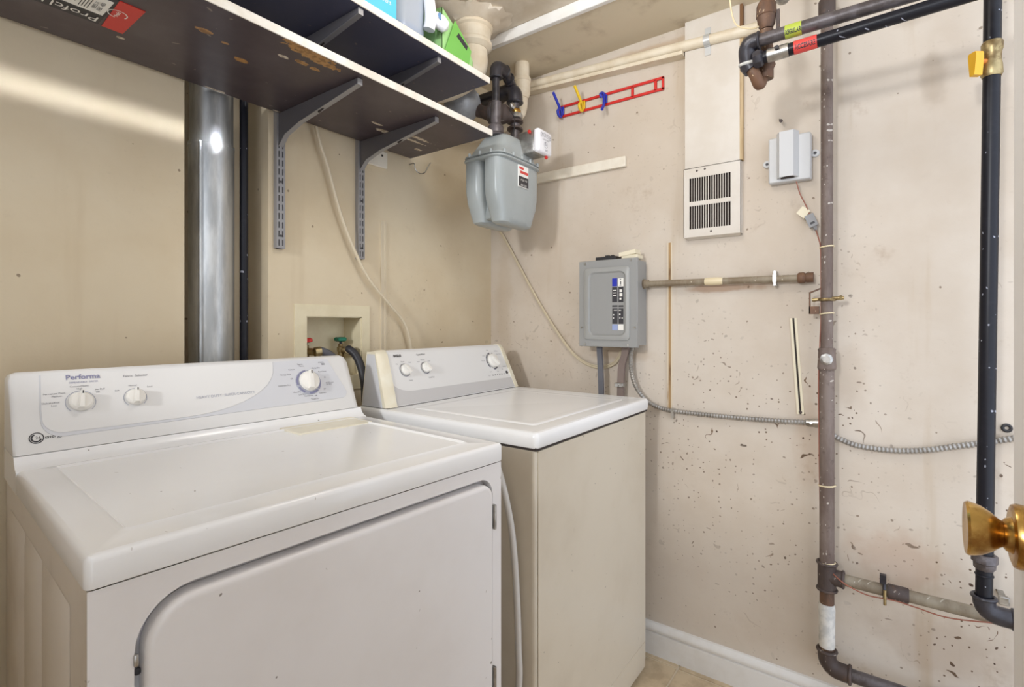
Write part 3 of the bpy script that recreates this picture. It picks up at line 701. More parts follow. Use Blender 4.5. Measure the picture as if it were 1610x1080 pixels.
hose('black rubber supply hose running from the green valve', [vg]+[atY(u,v,1.375-0.02*i) for i, (u, v) in enumerate(((549,549),(559,558),(567,575),(573,602),(576,640)))]+[Vector((1.03,1.30,0.80))], M['rubber_black'], vg)

# ------------------------------------------------------------------ duct and pipe in the niche
du = thing('vent_duct', 'galvanized round metal vent duct rising in the niche behind the dryer', 'duct', (0.612,1.425,0))
part('pipe', MB().cyl((0.612,1.425,0.05),(0.612,1.425,1.60), 0.0525, seg=40).cyl((0.612,1.425,1.597),(0.612,1.425,1.604), 0.0535, seg=40), M['galv'], du)
part('upper_section', MB().cyl((0.612,1.425,1.602),(0.612,1.425,CZ), 0.0505, seg=40), M['galv'], du)
part('seam', MB().box((0.568,1.389,0.05),(0.573,1.397,1.60)), M['galv'], du)
solo('vent_pipe', MB().cyl((0.684,1.402,0.02),(0.684,1.402,CZ), 0.0105, seg=16), M['black_pipe'], 'slim black vertical pipe beside the metal duct', 'pipe')

# ------------------------------------------------------------------ shelves, standards, brackets
SH0, SHF, SHX = 1.72, 0.985, 1.238
def shelf(z, y0, x0, label, m):
    s = thing('wall_shelf', label, 'shelf', (0.6,BY,z))
    part('board', MB().box((x0,y0+0.0015,z),(SHX,BY-0.018,z+0.018)), m, s)
    part('edge_band', MB().rbox((x0,y0-0.0015,z-0.0005),(SHX+0.001,y0+0.0015,z+0.0185), 0.0008, 1), M['edge'], s)
    return s
s1 = shelf(SH0, SHF, -0.75, 'long dark brown shelf with white front edge and peeling underside, the lower one', M['shelf'])
s2 = shelf(1.885, 0.995, -0.75, 'dark shelf carrying cartons and a pitcher, the upper one', M['shelf_upper'])
# price label stuck under the lower shelf
zl = SH0-0.0006
lab = part('product_label', MB().box((0.10,1.111,zl-0.0004),(0.322,1.232,zl+0.0006)), M['ink_dark'], s1)
part('white_field', MB().box((0.10,1.125,zl-0.0008),(0.318,1.190,zl)), M['paper'], lab)
part('red_end', MB().prism([(0.322,1.111,zl+0.0004),(0.362,1.111,zl+0.0004),(0.362,1.232,zl+0.0004),(0.328,1.232,zl+0.0004)], (0,0,-0.0012)), M['red'], lab)
t = MB(); rD, uD = (-1,0,0), (0,1,0)
write(t, 'Profcl', 0.030, (0.318,1.211,zl-0.0012), rD, uD, align='LEFT'); write(t, '| dhl.ti ||||||||| lll', 0.030, (0.243,1.211,zl-0.0012), rD, uD, align='LEFT')
arc_band(t, Vector((0.333,1.160,zl-0.0013)), Vector((0,1,0)), Vector((0,0,-1)), 0.0135, 0.0155, 0, 5.2, 0.0002)
write(t, 'Profcl', 0.0085, (0.333,1.160,zl-0.0013), (0,-1,0), (-1,0,0), bold=0.0002)
part('label_lettering', t, M['paper'], lab)
t = MB()
for i in range(22): t.box((0.205+i*0.0032,1.135,zl-0.0011),(0.205+i*0.0032+(0.0008 if i % 3 else 0.0018),1.172,zl-0.0007))
write(t, 'ABC 400', 0.010, (0.308,1.158,zl-0.0009), (0,-1,0), (-1,0,0)); write(t, '0853-31', 0.009, (0.300,1.158,zl-0.0009), (0,-1,0), (-1,0,0))
for i in range(4): t.box((0.280+i*0.004,1.135,zl-0.0011),(0.2812+i*0.004,1.182,zl-0.0007))
part('label_bars', t, M['ink_dark'], lab)
part('orange_mark', MB().box((0.176,1.195,zl-0.0008),(0.185,1.232,zl)), M['orange'], lab)

def standard(x, zb, label):
    s = thing('shelf_standard', label, 'shelf standard', (x,BY,zb))
    a, b = x-0.0125, x+0.0125; y0 = BY-0.015; z1 = 2.02
    ch = MB()
    ch.box((a,y0,zb),(a+0.002,BY,z1)); ch.box((b-0.002,y0,zb),(b,BY,z1))
    # front web pierced by two columns of slots
    xs = [a, x-0.0068, x-0.0038, x+0.0038, x+0.0068, b]
    ch.box((xs[0],y0-0.0012,zb),(xs[1],y0,z1)); ch.box((xs[2],y0-0.0012,zb),(xs[3],y0,z1)); ch.box((xs[4],y0-0.0012,zb),(xs[5],y0,z1))
    z = zb
    pitch = 0.0245
    while z < z1:
        for q0, q1 in ((xs[1],xs[2]),(xs[3],xs[4])): ch.box((q0,y0-0.0012,z),(q1,y0,min(z+0.0075,z1)))
        z += pitch
    part('channel', ch, M['standard'], s)
    part('web_back', MB().box((a+0.002,BY-0.003,zb),(b-0.002,BY-0.001,z1)), M['gap'], s)
    for k in range(3): part('screw', MB().lathe([(0,0.0032),(0.0012,0.0030)], (x,y0-0.0012,zb+0.035+k*0.15), (0,-1,0), 10), M['ink_dark'], s)
standard(0.761, 1.347, 'slotted grey shelf standard on the back wall, beside the niche')
standard(1.031, 1.345, 'slotted grey shelf standard on the back wall, behind the cream cable')
def bracket(x, z, tip, label):
    s = thing('shelf_bracket', label, 'bracket', (x,BY,z), 0, 'bracket arms under the shelves')
    w = 0.0068; yb = BY-0.0165
    prof = [(yb,z-0.001),(tip,z-0.001),(tip,z-0.014),(yb-0.10,z-0.046),(yb-0.03,z-0.064),(yb,z-0.090)]
    ar = MB()
    for q in (-1, 1):
        ar.prism([(x+q*w,y,zz) for y, zz in prof], (-q*0.0018,0,0))
    part('arm', ar, M['bracket'], s)
    low = prof[2:]
    lip = MB()
    top = [Vector((x,y,zz)) for y, zz in low]
    lip.loft([[p+Vector((-w,0,0.0012)), p+Vector((w,0,0.0012)), p+Vector((w,0,-0.0012)), p+Vector((-w,0,-0.0012))] for p in top])
    lip.box((x-w,tip-0.002,z-0.016),(x+w,tip,z-0.001))
    part('lower_flange', lip, M['standard'], s)  # lighter grey than the arm: the flange highlight is put into its colour
    part('slot', MB().obox((x,(tip+yb)/2-0.02,z-0.0342),(0.0022,0,0),(0,0.014,-0.0041),(0,0,0.0022)), M['gap'], s)
bracket(0.761, SH0, 1.006, 'grey bracket under the lower shelf, beside the niche')
bracket(1.031, SH0, 1.020, 'grey bracket under the lower shelf, nearest the meter')
bracket(0.761, 1.885, 1.003, 'grey bracket under the upper shelf, beside the niche')
bracket(1.031, 1.885, 1.010, 'grey bracket under the upper shelf, below the green carton')

# things on the upper shelf
UZ = 1.903
cb = thing('carton', 'sky blue carton on the upper shelf', 'box', (0.79,1.06,UZ))
part('box', MB().rbox((0.690,1.018,UZ),(0.885,1.16,UZ+0.20), 0.0015, 1), M['carton_blue'], cb)
t = MB(); write(t, '/ lllooers', 0.018, (0.835,1.018,UZ+0.052), (1,0,0), (0,0,1))
part('lettering', t, M['white_gloss'], cb)
part('base_edge', MB().box((0.689,1.017,UZ),(0.886,1.05,UZ+0.006)), M['clear_blue'], cb)
jc = (0.955,1.075)
jg = thing('water_pitcher', 'clear plastic water pitcher with a white handle, between the cartons', 'pitcher', (jc[0],jc[1],UZ))
part('vessel', MB().loft([sup(jc[0],jc[1],r,r*0.85,UZ+z,3.0,32) for z, r in ((0.0,0.050),(0.004,0.054),(0.045,0.056),(0.20,0.061))]), M['clear'], jg)
part('reservoir', MB().loft([sup(jc[0],jc[1],r,r*0.83,UZ+z,3.0,32) for z, r in ((0.003,0.047),(0.040,0.052),(0.044,0.052))]), M['clear_blue'], jg)
hp = smooth([(0.992,1.030,UZ+0.19),(1.000,1.018,UZ+0.13),(1.000,1.012,UZ+0.075),(0.998,1.016,UZ+0.045)], 5)
part('handle', MB().tube(hp, [0.016]*len(hp), 10), M['white_gloss'], jg)
sp = MB().lathe([(0,0.006),(0.010,0.016),(0.030,0.021),(0.050,0.017),(0.058,0.006)], (1.000,1.010,UZ+0.088), (0.75,-0.2,-0.35), 20)
spx = part('spigot', sp, M['white_gloss'], jg)
part('spigot_button', MB().lathe([(0,0.011),(0.003,0.010)], Vector((1.016,0.990,UZ+0.080)), (0.2,-1,0.1), 18), M['clear_blue'], jg)
cg = thing('carton', 'open green carton with a torn flap, at the right end of the upper shelf', 'box', (1.11,1.07,UZ))
gx0, gx1, gy0, gy1 = 1.045, 1.178, 1.012, 1.112
ctop = atY(694, 10, gy0).z
def cp(u, v, y): p = atY(u, v, y); return (p.x, y, max(p.z, UZ))
part('front_panel', MB().prism([(gx0,gy0,UZ),(gx0,gy0,ctop),cp(711,36,gy0),cp(733,68,gy0),(gx1,gy0,UZ+0.030),(gx1,gy0,UZ)], (0,0.0015,0)), M['carton_pale'], cg)
part('left_panel', MB().prism([(gx0,gy0,UZ),(gx0,gy1,UZ),(gx0,gy1,ctop+0.012),(gx0,gy0,ctop)], (0.0015,0,0)), M['carton_pale'], cg)
part('back_panel', MB().prism([(gx0,gy1,UZ),(gx1,gy1,UZ),(gx1,gy1,UZ+0.06),(gx0,gy1,ctop+0.012)], (0,-0.0015,0)), M['carton_green'], cg)
part('right_panel', MB().prism([(gx1,gy0,UZ),(gx1,gy1,UZ),(gx1,gy1,UZ+0.06),(gx1,gy0,UZ+0.030)], (-0.0015,0,0)), M['carton_green'], cg)
fy = gy0-0.006
part('torn_flap', MB().prism([(gx0+0.002,fy,UZ),cp(737,102,fy),cp(741,81,fy),cp(723,47,fy),cp(715.5,32,fy)], (0,0.0015,0)), M['carton_green'], cg)
part('printed_strip', MB().prism([cp(718,57,fy-0.0006),cp(721.5,52,fy-0.0006),cp(735.5,73,fy-0.0006),cp(734,79.5,fy-0.0006)], (0,0.0005,0)), M['ink_dark'], cg)

# ------------------------------------------------------------------ painted drain pipes at the ceiling
st = thing('drain_stack', 'fat cream painted drain pipe with a hub, coming through the ceiling', 'pipe', (1.315,1.125,CZ))
pa = smooth([(1.315,1.130,CZ),(1.315,1.130,2.06),(1.312,1.135,2.00),(1.280,1.20,1.955),(1.22,1.30,1.94),(1.19,BY,1.935)], 6)
part('pipe', MB().tube(pa, 0.050, 24), M['pipe_paint'], st)
part('hub', MB().lathe([(0,0.072),(0.008,0.070),(0.02,0.064),(0.026,0.068),(0.034,0.068),(0.04,0.062),(0.075,0.060),(0.082,0.066),(0.092,0.066),(0.104,0.052)], (1.315,1.130,CZ), (0,0,-1), 28), M['pipe_paint'], st)
random.seed(11); SEG = 36; jit = [[random.random() for _ in range(SEG)] for _ in range(5)]
cl = MB().loft([[Vector((1.315+(r+jr*jit[k][i])*math.cos(2*math.pi*i/SEG), 1.130+(r+jr*jit[k][i])*math.sin(2*math.pi*i/SEG), CZ-z-0.006*jit[(k+2) % 5][i])) for i in range(SEG)]
     for k, (r, jr, z) in enumerate(((0.105,0.050,-0.004),(0.090,0.030,0.006),(0.076,0.014,0.014),(0.070,0.006,0.022),(0.060,0.0,0.026)))])
part('plaster_collar', cl, M['ceiling'], st)
sp_ = thing('drain_pipe', 'narrow cream painted drain pipe with a coupling, beside the gas meter elbows', 'pipe', (1.594,1.121,SZ))
part('pipe', MB().cyl((1.594,1.121,2.05),(1.594,1.121,SZ), 0.0275, seg=24), M['pipe_paint'], sp_)
part('coupling', MB().lathe([(0,0.0325),(0.003,0.034),(0.012,0.034),(0.015,0.031),(0.060,0.030),(0.075,0.024)], (1.594,1.121,2.073), (0,0,-1), 24), M['pipe_paint'], sp_)
pa = smooth([(1.594,1.121,2.01),(1.592,1.122,1.96),(1.580,1.135,1.925),(1.57,1.20,1.90),(1.57,BY,1.89)], 6)
part('elbow', MB().tube(pa, 0.021, 20), M['pipe_paint'], sp_)
hp_ = thing('painted_pipe', 'long cream painted pipe strapped along the top of the right wall', 'pipe', (1.684,0.8,2.07))
part('pipe', MB().cyl((1.688,1.150,2.0906),(1.688,0.300,2.035), 0.0165, seg=20), M['pipe_paint'], hp_)
stp = MB()
for k in range(9):
    a0 = -math.pi/2+math.pi*k/9; a1 = -math.pi/2+math.pi*(k+1)/9
    P = lambda a, rr: Vector((1.688-rr*math.cos(a), 0, 2.0456+rr*math.sin(a)))
    a_, b_ = P(a0,0.0175), P(a1,0.0175)
    stp.obox(((a_+b_)/2)+Vector((0,0.462,0)), (b_-a_)/2*1.05, (0,0.0095,0), (b_-a_).cross(Vector((0,1,0))).normalized()*0.001)
stp.box((1.686,0.4525,2.0625),(1.6938,0.4715,2.0640)); stp.box((1.6915,0.4525,2.0625),(1.6936,0.4715,2.088)); stp.box((1.686,0.4525,2.0265),(1.6938,0.4715,2.0282)); stp.box((1.6915,0.4525,2.000),(1.6936,0.4715,2.0282))
part('pipe_strap', stp, M['strap'], hp_)
solo('wood_cleat', MB().prism([(1.676,1.16,2.074),(1.676,0.538,2.0333),(1.676,0.538,2.0213),(1.676,1.16,2.062)], (WX-1.676,0,0)), M['pipe_paint'], 'cream painted wood cleat under the long painted pipe', 'cleat')

# ------------------------------------------------------------------ gas meter and its piping
gm = thing('gas_meter', 'grey two-lobed gas meter hanging beside the shelf ends', 'meter', (1.425,1.08,1.48))
def lobe(cy, ry, zb, dx):
    S = []
    for z, kx, ky in ((1.686,1.0,1.0),(1.64,1.0,1.0),(1.58,0.99,1.0),(1.545,0.93,0.98),(1.52,0.84,0.93),(1.495,0.77,0.84),(1.480,0.74,0.72),(1.474,0.66,0.5)):
        S.append(sup(1.425+dx*(1-kx), cy, 0.122*kx, ry*ky, z+zb, 4.2, 32))
    return MB().loft(S)
part('front_casing', lobe(1.046, 0.040, 0.0, 0.0), M['meter'], gm)
part('rear_casing', lobe(1.128, 0.040, 0.004, 0.0), M['meter'], gm)
part('casing_web', MB().rbox((1.345,1.05,1.492),(1.505,1.12,1.686),0.01,2), M['meter'], gm)
fl_ = MB().loft([sup(1.425,1.086,rx,ry,z,5,36) for z, rx, ry in ((1.684,0.126,0.086),(1.687,0.130,0.090),(1.691,0.130,0.090),(1.694,0.126,0.086))])
fl_.loft([sup(1.425,1.086,rx,ry,z,5,36) for z, rx, ry in ((1.695,0.125,0.085),(1.698,0.129,0.089),(1.702,0.128,0.088),(1.705,0.118,0.080))])
part('flange', fl_, M['meter'], gm)
part('upper_casing', MB().loft([sup(cx,1.082,rx,ry,z,5,32) for z, cx, rx, ry in ((1.704,1.424,0.116,0.078),(1.715,1.426,0.112,0.072),(1.748,1.436,0.096,0.064),(1.774,1.440,0.082,0.056),(1.781,1.440,0.074,0.048))]), M['meter'], gm)
for x, y in ((1.325,1.003),(1.37,1.0),(1.42,1.0),(1.47,1.0),(1.52,1.003),(1.299,1.04),(1.297,1.085),(1.299,1.13)):
    part('bolt', MB().lathe([(0,0.0050),(0.012,0.0050),(0.014,0.003)], (x,y,1.696), (0,0,1), 8), M['meter'], gm)

ix = part('index_housing', MB().rbox((1.443,0.962,1.724),(1.522,1.030,1.801), 0.007, 2), M['steel'], gm)
part('dial_cover', MB().rbox((1.440,0.944,1.722),(1.526,0.968,1.803), 0.009, 3), M['white_gloss'], ix)
t = MB()
for k, (x, z) in enumerate(((1.457,1.782),(1.474,1.784),(1.491,1.784),(1.508,1.780))):
    arc_band(t, Vector((x,0.9436,z)), Vector((0,0,1)), Vector((0,-1,0)), 0.0062, 0.0074, 0, 2*math.pi, 0.0003)
    t.obox((x+0.002,0.9431,z+0.002),(0.003,0,0.003),(0.0005,0,-0.0005),(0,0.0003,0))
arc_band(t, Vector((1.483,0.9436,1.752)), Vector((0,0,1)), Vector((0,-1,0)), 0.0095, 0.0108, 0, 2*math.pi, 0.0003)
t.obox((1.481,0.9431,1.754),(0.003,0,-0.006),(0.0010,0,0.0006),(0,0.0003,0))
write(t, 'CUBIC FEET', 0.008, (1.483,0.9438,1.768), (1,0,0), (0,0,1)); write(t, '3672', 0.009, (1.486,0.9438,1.733), (1,0,0), (0,0,1))
part('dial_print', t, M['ink'], ix)
for p in ((1.436,0.985,1.792),(1.506,0.962,1.7185)):
    part('red_seal', MB().lathe([(0,0.003),(0.002,0.0065),(0.008,0.0065),(0.010,0.003)], p, (0,-1,0), 14), M['red'], gm)
nm = part('name_plate', MB().box((1.405,1.0025,1.604),(1.462,1.0065,1.678)), M['paper'], gm)
t = MB(); t.box((1.4055,1.0018,1.606),(1.4615,1.0026,1.640)); part('plate_lower', t, M['ink_dark'], nm)
t = MB(); t.box((1.408,1.0018,1.664),(1.434,1.0026,1.672)); t.box((1.414,1.0018,1.650),(1.460,1.0026,1.659)); part('plate_bars', t, M['red_tape'], nm)
t = MB(); write(t, '006 3-01', 0.010, (1.434,1.0016,1.611), (1,0,0), (0,0,1)); write(t, 'A 250  PSI', 0.009, (1.434,1.0016,1.628), (1,0,0), (0,0,1)); part('plate_lettering', t, M['paper'], nm)

gp_ = thing('gas_piping', 'dark iron gas piping with elbows above the grey gas meter', 'pipe', (1.40,1.1,1.78))
A = Vector((1.372,1.075,0)); B = Vector((1.497,1.085,0))
def at(v, z): return Vector((v.x, v.y, z))
part('inlet_coupling', MB().lathe([(0,0.030),(0.004,0.032),(0.010,0.027),(0.030,0.027),(0.036,0.024),(0.040,0.020)], at(A,1.778), (0,0,1), 20), M['iron_grey'], gp_)
part('inlet_nipple', MB().cyl(at(A,1.81), at(A,1.895), 0.0175, seg=18).ring(at(A,1.893),(0,0,1),0.0165,0.0025), M['iron_grey'], gp_)
part('inlet_pipe', MB().cyl(at(A,1.89), at(A,1.985), 0.0125, seg=18), M['iron'], gp_)
el = bend(at(A,1.975), at(A,2.018), at(A,2.018)+Vector((0.055,0.0,0)), 0.022)
part('elbow', MB().tube(el, 0.0215, 18).ring(at(A,1.978),(0,0,1),0.0205,0.003).ring(at(A,2.018)+Vector((0.05,0,0)),(1,0,0),0.0205,0.003), M['iron'], gp_)
part('cross_pipe', MB().cyl(at(A,2.018)+Vector((0.045,0,0)), (1.497,1.10,2.005), 0.018, seg=18).ring((1.462,1.085,2.010),(1,0,0),0.019,0.003), M['iron'], gp_)
part('outlet_nipple', MB().cyl(at(B,1.76), at(B,1.875), 0.0165, seg=18), M['iron_grey'], gp_)
part('outlet_flange', MB().lathe([(0,0.024),(0.004,0.030),(0.010,0.030),(0.014,0.022)], at(B,1.862), (0,0,1), 20).lathe([(0,0.018),(0.004,0.029),(0.009,0.029),(0.013,0.018)], at(B,1.835), (0.1,0,1), 20), M['rust_dark'], gp_)
part('white_union', MB().lathe([(0,0.024),(0.003,0.028),(0.017,0.028),(0.020,0.024)], at(B,1.878), (0,0,1), 8), M['steel'], gp_)
part('brass_insulator', MB().lathe([(0,0.022),(0.002,0.0225),(0.010,0.0225),(0.016,0.019)], at(B,1.898), (0,0,1), 12), M['brass'], gp_)
part('outlet_pipe', MB().cyl(at(B,1.91), at(B,1.945), 0.016, seg=16), M['iron_grey'], gp_)
el = bend(at(B,1.935), at(B,1.985), at(B,1.985)+Vector((0,0.07,0)), 0.032)
part('elbow', MB().tube(el, 0.028, 20).ring(at(B,1.938),(0,0,1),0.027,0.004).ring(at(B,1.985)+Vector((0,0.065,0)),(0,1,0),0.027,0.004), M['iron'], gp_)
part('header_pipe', MB().cyl(at(B,1.985)+Vector((0,0.06,0)), (1.497,BY,1.985), 0.0235, seg=20), M['iron'], gp_)
part('lead_wire', MB().tube(smooth([at(A,1.90)+Vector((0.05,-0.02,-0.02)), Vector((1.425,1.035,1.845)), Vector((1.412,1.030,1.785))],5), 0.0016, 6), M['black'], gp_)
rg = thing('gas_regulator', 'grey dome-shaped gas regulator tucked between the shelf ends', 'regulator', (1.37,1.235,1.93))
rc = atD(727, 163, 1.84); ra = Vector((-0.62,-0.62,-0.25)).normalized()
part('diaphragm_housing', MB().lathe([(-0.034,0.020),(-0.030,0.040),(-0.016,0.060),(-0.006,0.066),(0.004,0.066),(0.010,0.060),(0.026,0.044),(0.036,0.024),(0.040,0.008)], rc, ra, 32), M['regulator'], rg)
e_ = ra.orthogonal().normalized(); g_ = ra.cross(e_)
for k in range(8):
    a = k*math.pi/4; part('bolt', MB().lathe([(-0.011,0.005),(0.010,0.005)], rc+(e_*math.cos(a)+g_*math.sin(a))*0.062, ra, 8), M['regulator'], rg)
v0 = rc-ra*0.030; v1 = Vector((1.455,1.105,1.888))
part('valve_body', MB().tube([v0, rc-ra*0.05, Vector((1.425,1.17,1.90)), Vector((1.440,1.135,1.892)), v1, Vector((1.480,1.088,1.882))], [0.020,0.026,0.022,0.034,0.036,0.020], 18), M['rust_dark'], rg)
part('orange_collar', MB().tube([rc+Vector((0.012,0.03,0.055)), rc+Vector((0.045,-0.01,0.03)), rc+Vector((0.055,-0.035,0.0))], [0.013,0.016,0.012], 12), M['rust'], rg)
part('flange_plate', MB().lathe([(0,0.038),(0.008,0.040),(0.012,0.038)], Vector((1.430,1.150,1.896)), (0.45,-0.85,-0.1), 24), M['iron_grey'], rg)
part('hex_plug', MB().lathe([(0,0.012),(0.010,0.012),(0.014,0.007)], (1.452,1.068,1.905), (-0.3,-1,0.1), 6), M['steel'], rg)

# ------------------------------------------------------------------ things on the back wall
cbl = [(0.865,1.346,1.715)]+[tuple(atY(u,v,1.346)) for u, v in ((498,205),(505,232),(515,262),(540,350),(575,430),(612,478),(634,505),(644,535))]+[(1.256,1.35,0.95)]
solo('cable', MB().tube(smooth(cbl, 7), 0.0052, 8), M['cable'], 'cream cable sagging from the shelf down the back wall', 'cable')
rwb = thing('raceway', 'thin cream vertical raceway strip on the back wall above the washer', 'raceway', (1.13,BY,1.0))
for q in (1.119, 1.1365): part('rail', MB().box((q,BY-0.004,1.0),(q+0.004,BY,1.484)), M['cable'], rwb)
part('core', MB().box((1.123,BY-0.0016,1.0),(1.1365,BY,1.484)), M['cable'], rwb)
wbk = thing('wood_block', 'small painted wood block with a hole, on the back wall under the lower shelf', 'block', (1.095,BY,1.68))
part('block', MB().rbox((1.052,BY-0.010,1.660),(1.142,BY,1.716), 0.002, 1), M['batten'], wbk)
part('hole', MB().lathe([(0,0.004),(0.0006,0.004)], (1.118,BY-0.0102,1.700), (0,-1,0), 10), M['gap'], wbk)
hw = [atY(u,v,1.345) for u, v in ((651,257),(653,266),(660,273),(668,271),(673,262),(677,256))]
solo('wire_hook', MB().tube(smooth([Vector((hw[0].x,BY,hw[0].z))]+hw, 5), 0.0019, 6), M['steel'], 'small bent wire hook on the back wall beneath the shelf end', 'hook')

# ------------------------------------------------------------------ things on the right wall
# white batten behind the meter
solo('batten', MB().rbox((WX-0.016,0.747,1.698),(WX,1.25,1.735), 0.002, 1), M['batten'], 'white painted wood batten behind the gas meter', 'batten')
# red hook rail
hr = thing('hook_rail', 'red plastic hook rail with blue and yellow hooks on the right wall', 'hook rail', (WX,0.82,1.95))
y0, y1, z0, z1 = 0.611, 1.027, 1.936, 1.983
rl = MB(); xa, xb = WX-0.007, WX-0.001
rl.rbox((xa,y0,z1-0.0095),(xb,y1,z1),0.0015,1); rl.rbox((xa,y0,z0),(xb,y1,z0+0.0095),0.0015,1)
for y in (y0,y1-0.008): rl.rbox((xa,y,z0+0.0005),(xb,y+0.008,z1-0.0005),0.0015,1)
for y in (0.636,0.720,0.825,0.92): rl.rbox((xa,y,z0+0.004),(xb,y+0.010,z1-0.004),0.0015,1)
part('rail', rl, M['red'], hr)
def hook(y, m, label, flip=False):
    h = MB()
    if not flip:
        path = [(WX-0.070,y+0.004,2.012),(WX-0.050,y+0.002,1.990),(WX-0.024,y,1.962),(WX-0.014,y,1.946),(WX-0.020,y,1.934),(WX-0.036,y,1.936),(WX-0.042,y,1.950),(WX-0.030,y,1.960)]
    else:
        path = [(WX-0.030,y-0.004,1.930),(WX-0.024,y-0.002,1.945),(WX-0.018,y,1.965),(WX-0.012,y+0.002,1.975),(WX-0.018,y+0.008,1.980),(WX-0.028,y+0.010,1.972),(WX-0.024,y+0.006,1.960)]
        path = [(WX-0.052,y-0.008,1.905)]+path
    p = smooth(path, 5)
    h.tube(p, 0.0053, 10)
    h.rbox((WX-0.012,y-0.007,1.944),(WX-0.004,y+0.007,1.976),0.002,1)
    k = part('hook', h, m, hr); k['label'] = label
    return k
hook(1.010, M['blue'], 'blue hook at the left end'); hook(0.918, M['hook_yellow'], 'yellow hook'); hook(0.828, M['blue'], 'blue hook in the middle turned down', True)
# duct chase panel and its grille
ch = thing('chase_panel', 'tall painted cover panel above the wall grille', 'panel', (WX,0.45,1.9))
part('board', MB().box((WX-0.020,0.367,1.647),(WX,0.535,SZ)), M['panel_board'], ch)
part('side_strip', MB().box((WX-0.019,0.3585,1.647),(WX,0.367,2.045)), M['tan_wood'], ch)
part('bare_wood_edge', MB().box((WX-0.019,0.3585,2.045),(WX,0.367,SZ)), M['brown_wood'], ch)
gr = thing('wall_grille', 'cream metal wall grille with two rows of vertical slots', 'grille', (WX,0.45,1.53))
gx = WX-0.026; ya, yb_, za, zb = 0.362, 0.538, 1.420, 1.645
S0, S1 = 0.392, 0.519; R = ((1.446,1.521),(1.535,1.612))
fp = MB()
fp.box((gx,S1,za),(gx+0.002,yb_,zb)); fp.box((gx,ya,za),(gx+0.002,S0,zb))
for q0, q1 in ((za,R[0][0]),(R[0][1],R[1][0]),(R[1][1],zb)): fp.box((gx,S0,q0),(gx+0.002,S1,q1))
fp.box((gx,ya,za),(WX,ya+0.0015,zb)); fp.box((gx,yb_-0.0015,za),(WX,yb_,zb)); fp.box((gx,ya,zb-0.0015),(WX,yb_,zb))
fp.prism([(gx,ya,za),(gx,yb_,za),(gx+0.022,yb_-0.010,za-0.006),(gx+0.022,ya+0.006,za-0.006)], (0.0005,0,0.0015))
part('face_plate', fp, M['panel_board'], gr)
part('inside', MB().box((gx+0.012,ya+0.002,za),(WX-0.001,yb_-0.002,zb-0.002)), M['slot_dark'], gr)
NSL = 17; pit = (S1-S0)/NSL; sl_me = {}
for ri, (q0, q1) in enumerate(R):
    for k in range(NSL-1):
        y = S0+(k+1)*pit
        if ri not in sl_me:
            o = part('slat', MB().box((gx,S0+pit-0.0011,q0),(gx+0.001,S0+pit+0.0011,q1)), M['panel_board'], gr); sl_me[ri] = o
        else:
            o = sl_me[ri].copy(); COL.objects.link(o); o.location = (0, k*pit, 0)
for y, z in ((0.451,1.434),(0.47,1.636),(0.495,1.634)): part('screw', MB().lathe([(0,0.0035),(0.0012,0.003)], (gx,y,z), (-1,0,0), 10), M['rust_dark'], gr)
# telephone interface box
pb = thing('telephone_box', 'pale grey plastic telephone interface box between grille and riser pipe', 'junction box', (WX,0.23,1.62))
part('base', MB().rbox((WX-0.030,0.174,1.556),(WX,0.284,1.690), 0.003, 1), M['phone_grey'], pb)
part('cover', MB().loft([[Vector((x,y,z)) for y, x in ((0.262,WX-0.030),(0.252,WX-0.050),(0.216,WX-0.052),(0.204,WX-0.030))] for z in (1.566,1.570,1.688,1.6985)]), M['phone_grey'], pb)
part('cable_port', MB().lathe([(0,0.018),(0.001,0.018)], (WX-0.034,0.233,1.5655), (0,0,-1), 16), M['gap'], pb)
for y, z in ((0.292,1.622),(0.166,1.632)):
    tb = part('mounting_tab', MB().lathe([(0,0.0115),(0.006,0.0105)], (WX-0.001,y,z), (-1,0,0), 18), M['phone_grey'], pb)
    part('screw', MB().lathe([(0,0.0045),(0.001,0.004)], (WX-0.007,y,z), (-1,0,0), 10), M['ink_dark'], tb)
md = thing('inline_connector', 'small grey in-line wire connector hanging below the telephone box', 'connector', atX(1276,347,WX-0.02))
mc = atX(1276, 347, WX-0.020); dv = (atX(1282,360,WX-0.02)-atX(1270,334,WX-0.02)).normalized(); dn = Vector((-1,0,0)); dsd = dv.cross(dn)
part('body', MB().obox(mc, dv*0.0185, dsd*0.0115, dn*0.008), M['module_grey'], md)
part('window', MB().obox(mc+dn*0.0082+dv*0.008, dv*0.003, dsd*0.006, dn*0.0006), M['ink_dark'], md)
part('boot', MB().cyl(mc+dv*0.018, mc+dv*0.030, 0.0065, 0.004, 10), M['module_grey'], md)
tc = atX(1262, 333, WX-0.022)
solo('paper_tag', MB().prism([atX(u,v,WX-0.022) for u, v in ((1252,335),(1262,324),(1274,331),(1264,344))], (-0.0008,0,0)), M['tag'], 'small ivory tag hanging on the telephone wire', 'tag')
# electrical panel
ep = thing('electrical_panel', 'grey electrical breaker panel with a closed door on the right wall', 'electrical panel', (WX,0.775,1.06))
px = 1.614
part('box', MB().box((px+0.012,0.676,1.064),(WX,0.878,1.354)), M['panel'], ep)
part('trim_cover', MB().rbox((px,0.667,1.058),(px+0.014,0.886,1.359), 0.0015, 1), M['panel'], ep)
dl, dt = atX(921,420,px), atX(988,535,px)
def yz(pts): return [(a, b) for a, b in pts]
oy0, oy1, oz0, oz1 = 0.694, 0.864, 1.082, 1.332
o_ = rrect(oy0,oz0,oy1,oz1,0.012,4); i1 = rrect(oy0+0.003,oz0+0.003,oy1-0.003,oz1-0.003,0.011,4)
i2 = rrect(oy0+0.013,oz0+0.014,oy1-0.017,oz1-0.014,0.022,4); i3 = rrect(oy0+0.018,oz0+0.019,oy1-0.022,oz1-0.020,0.018,4)
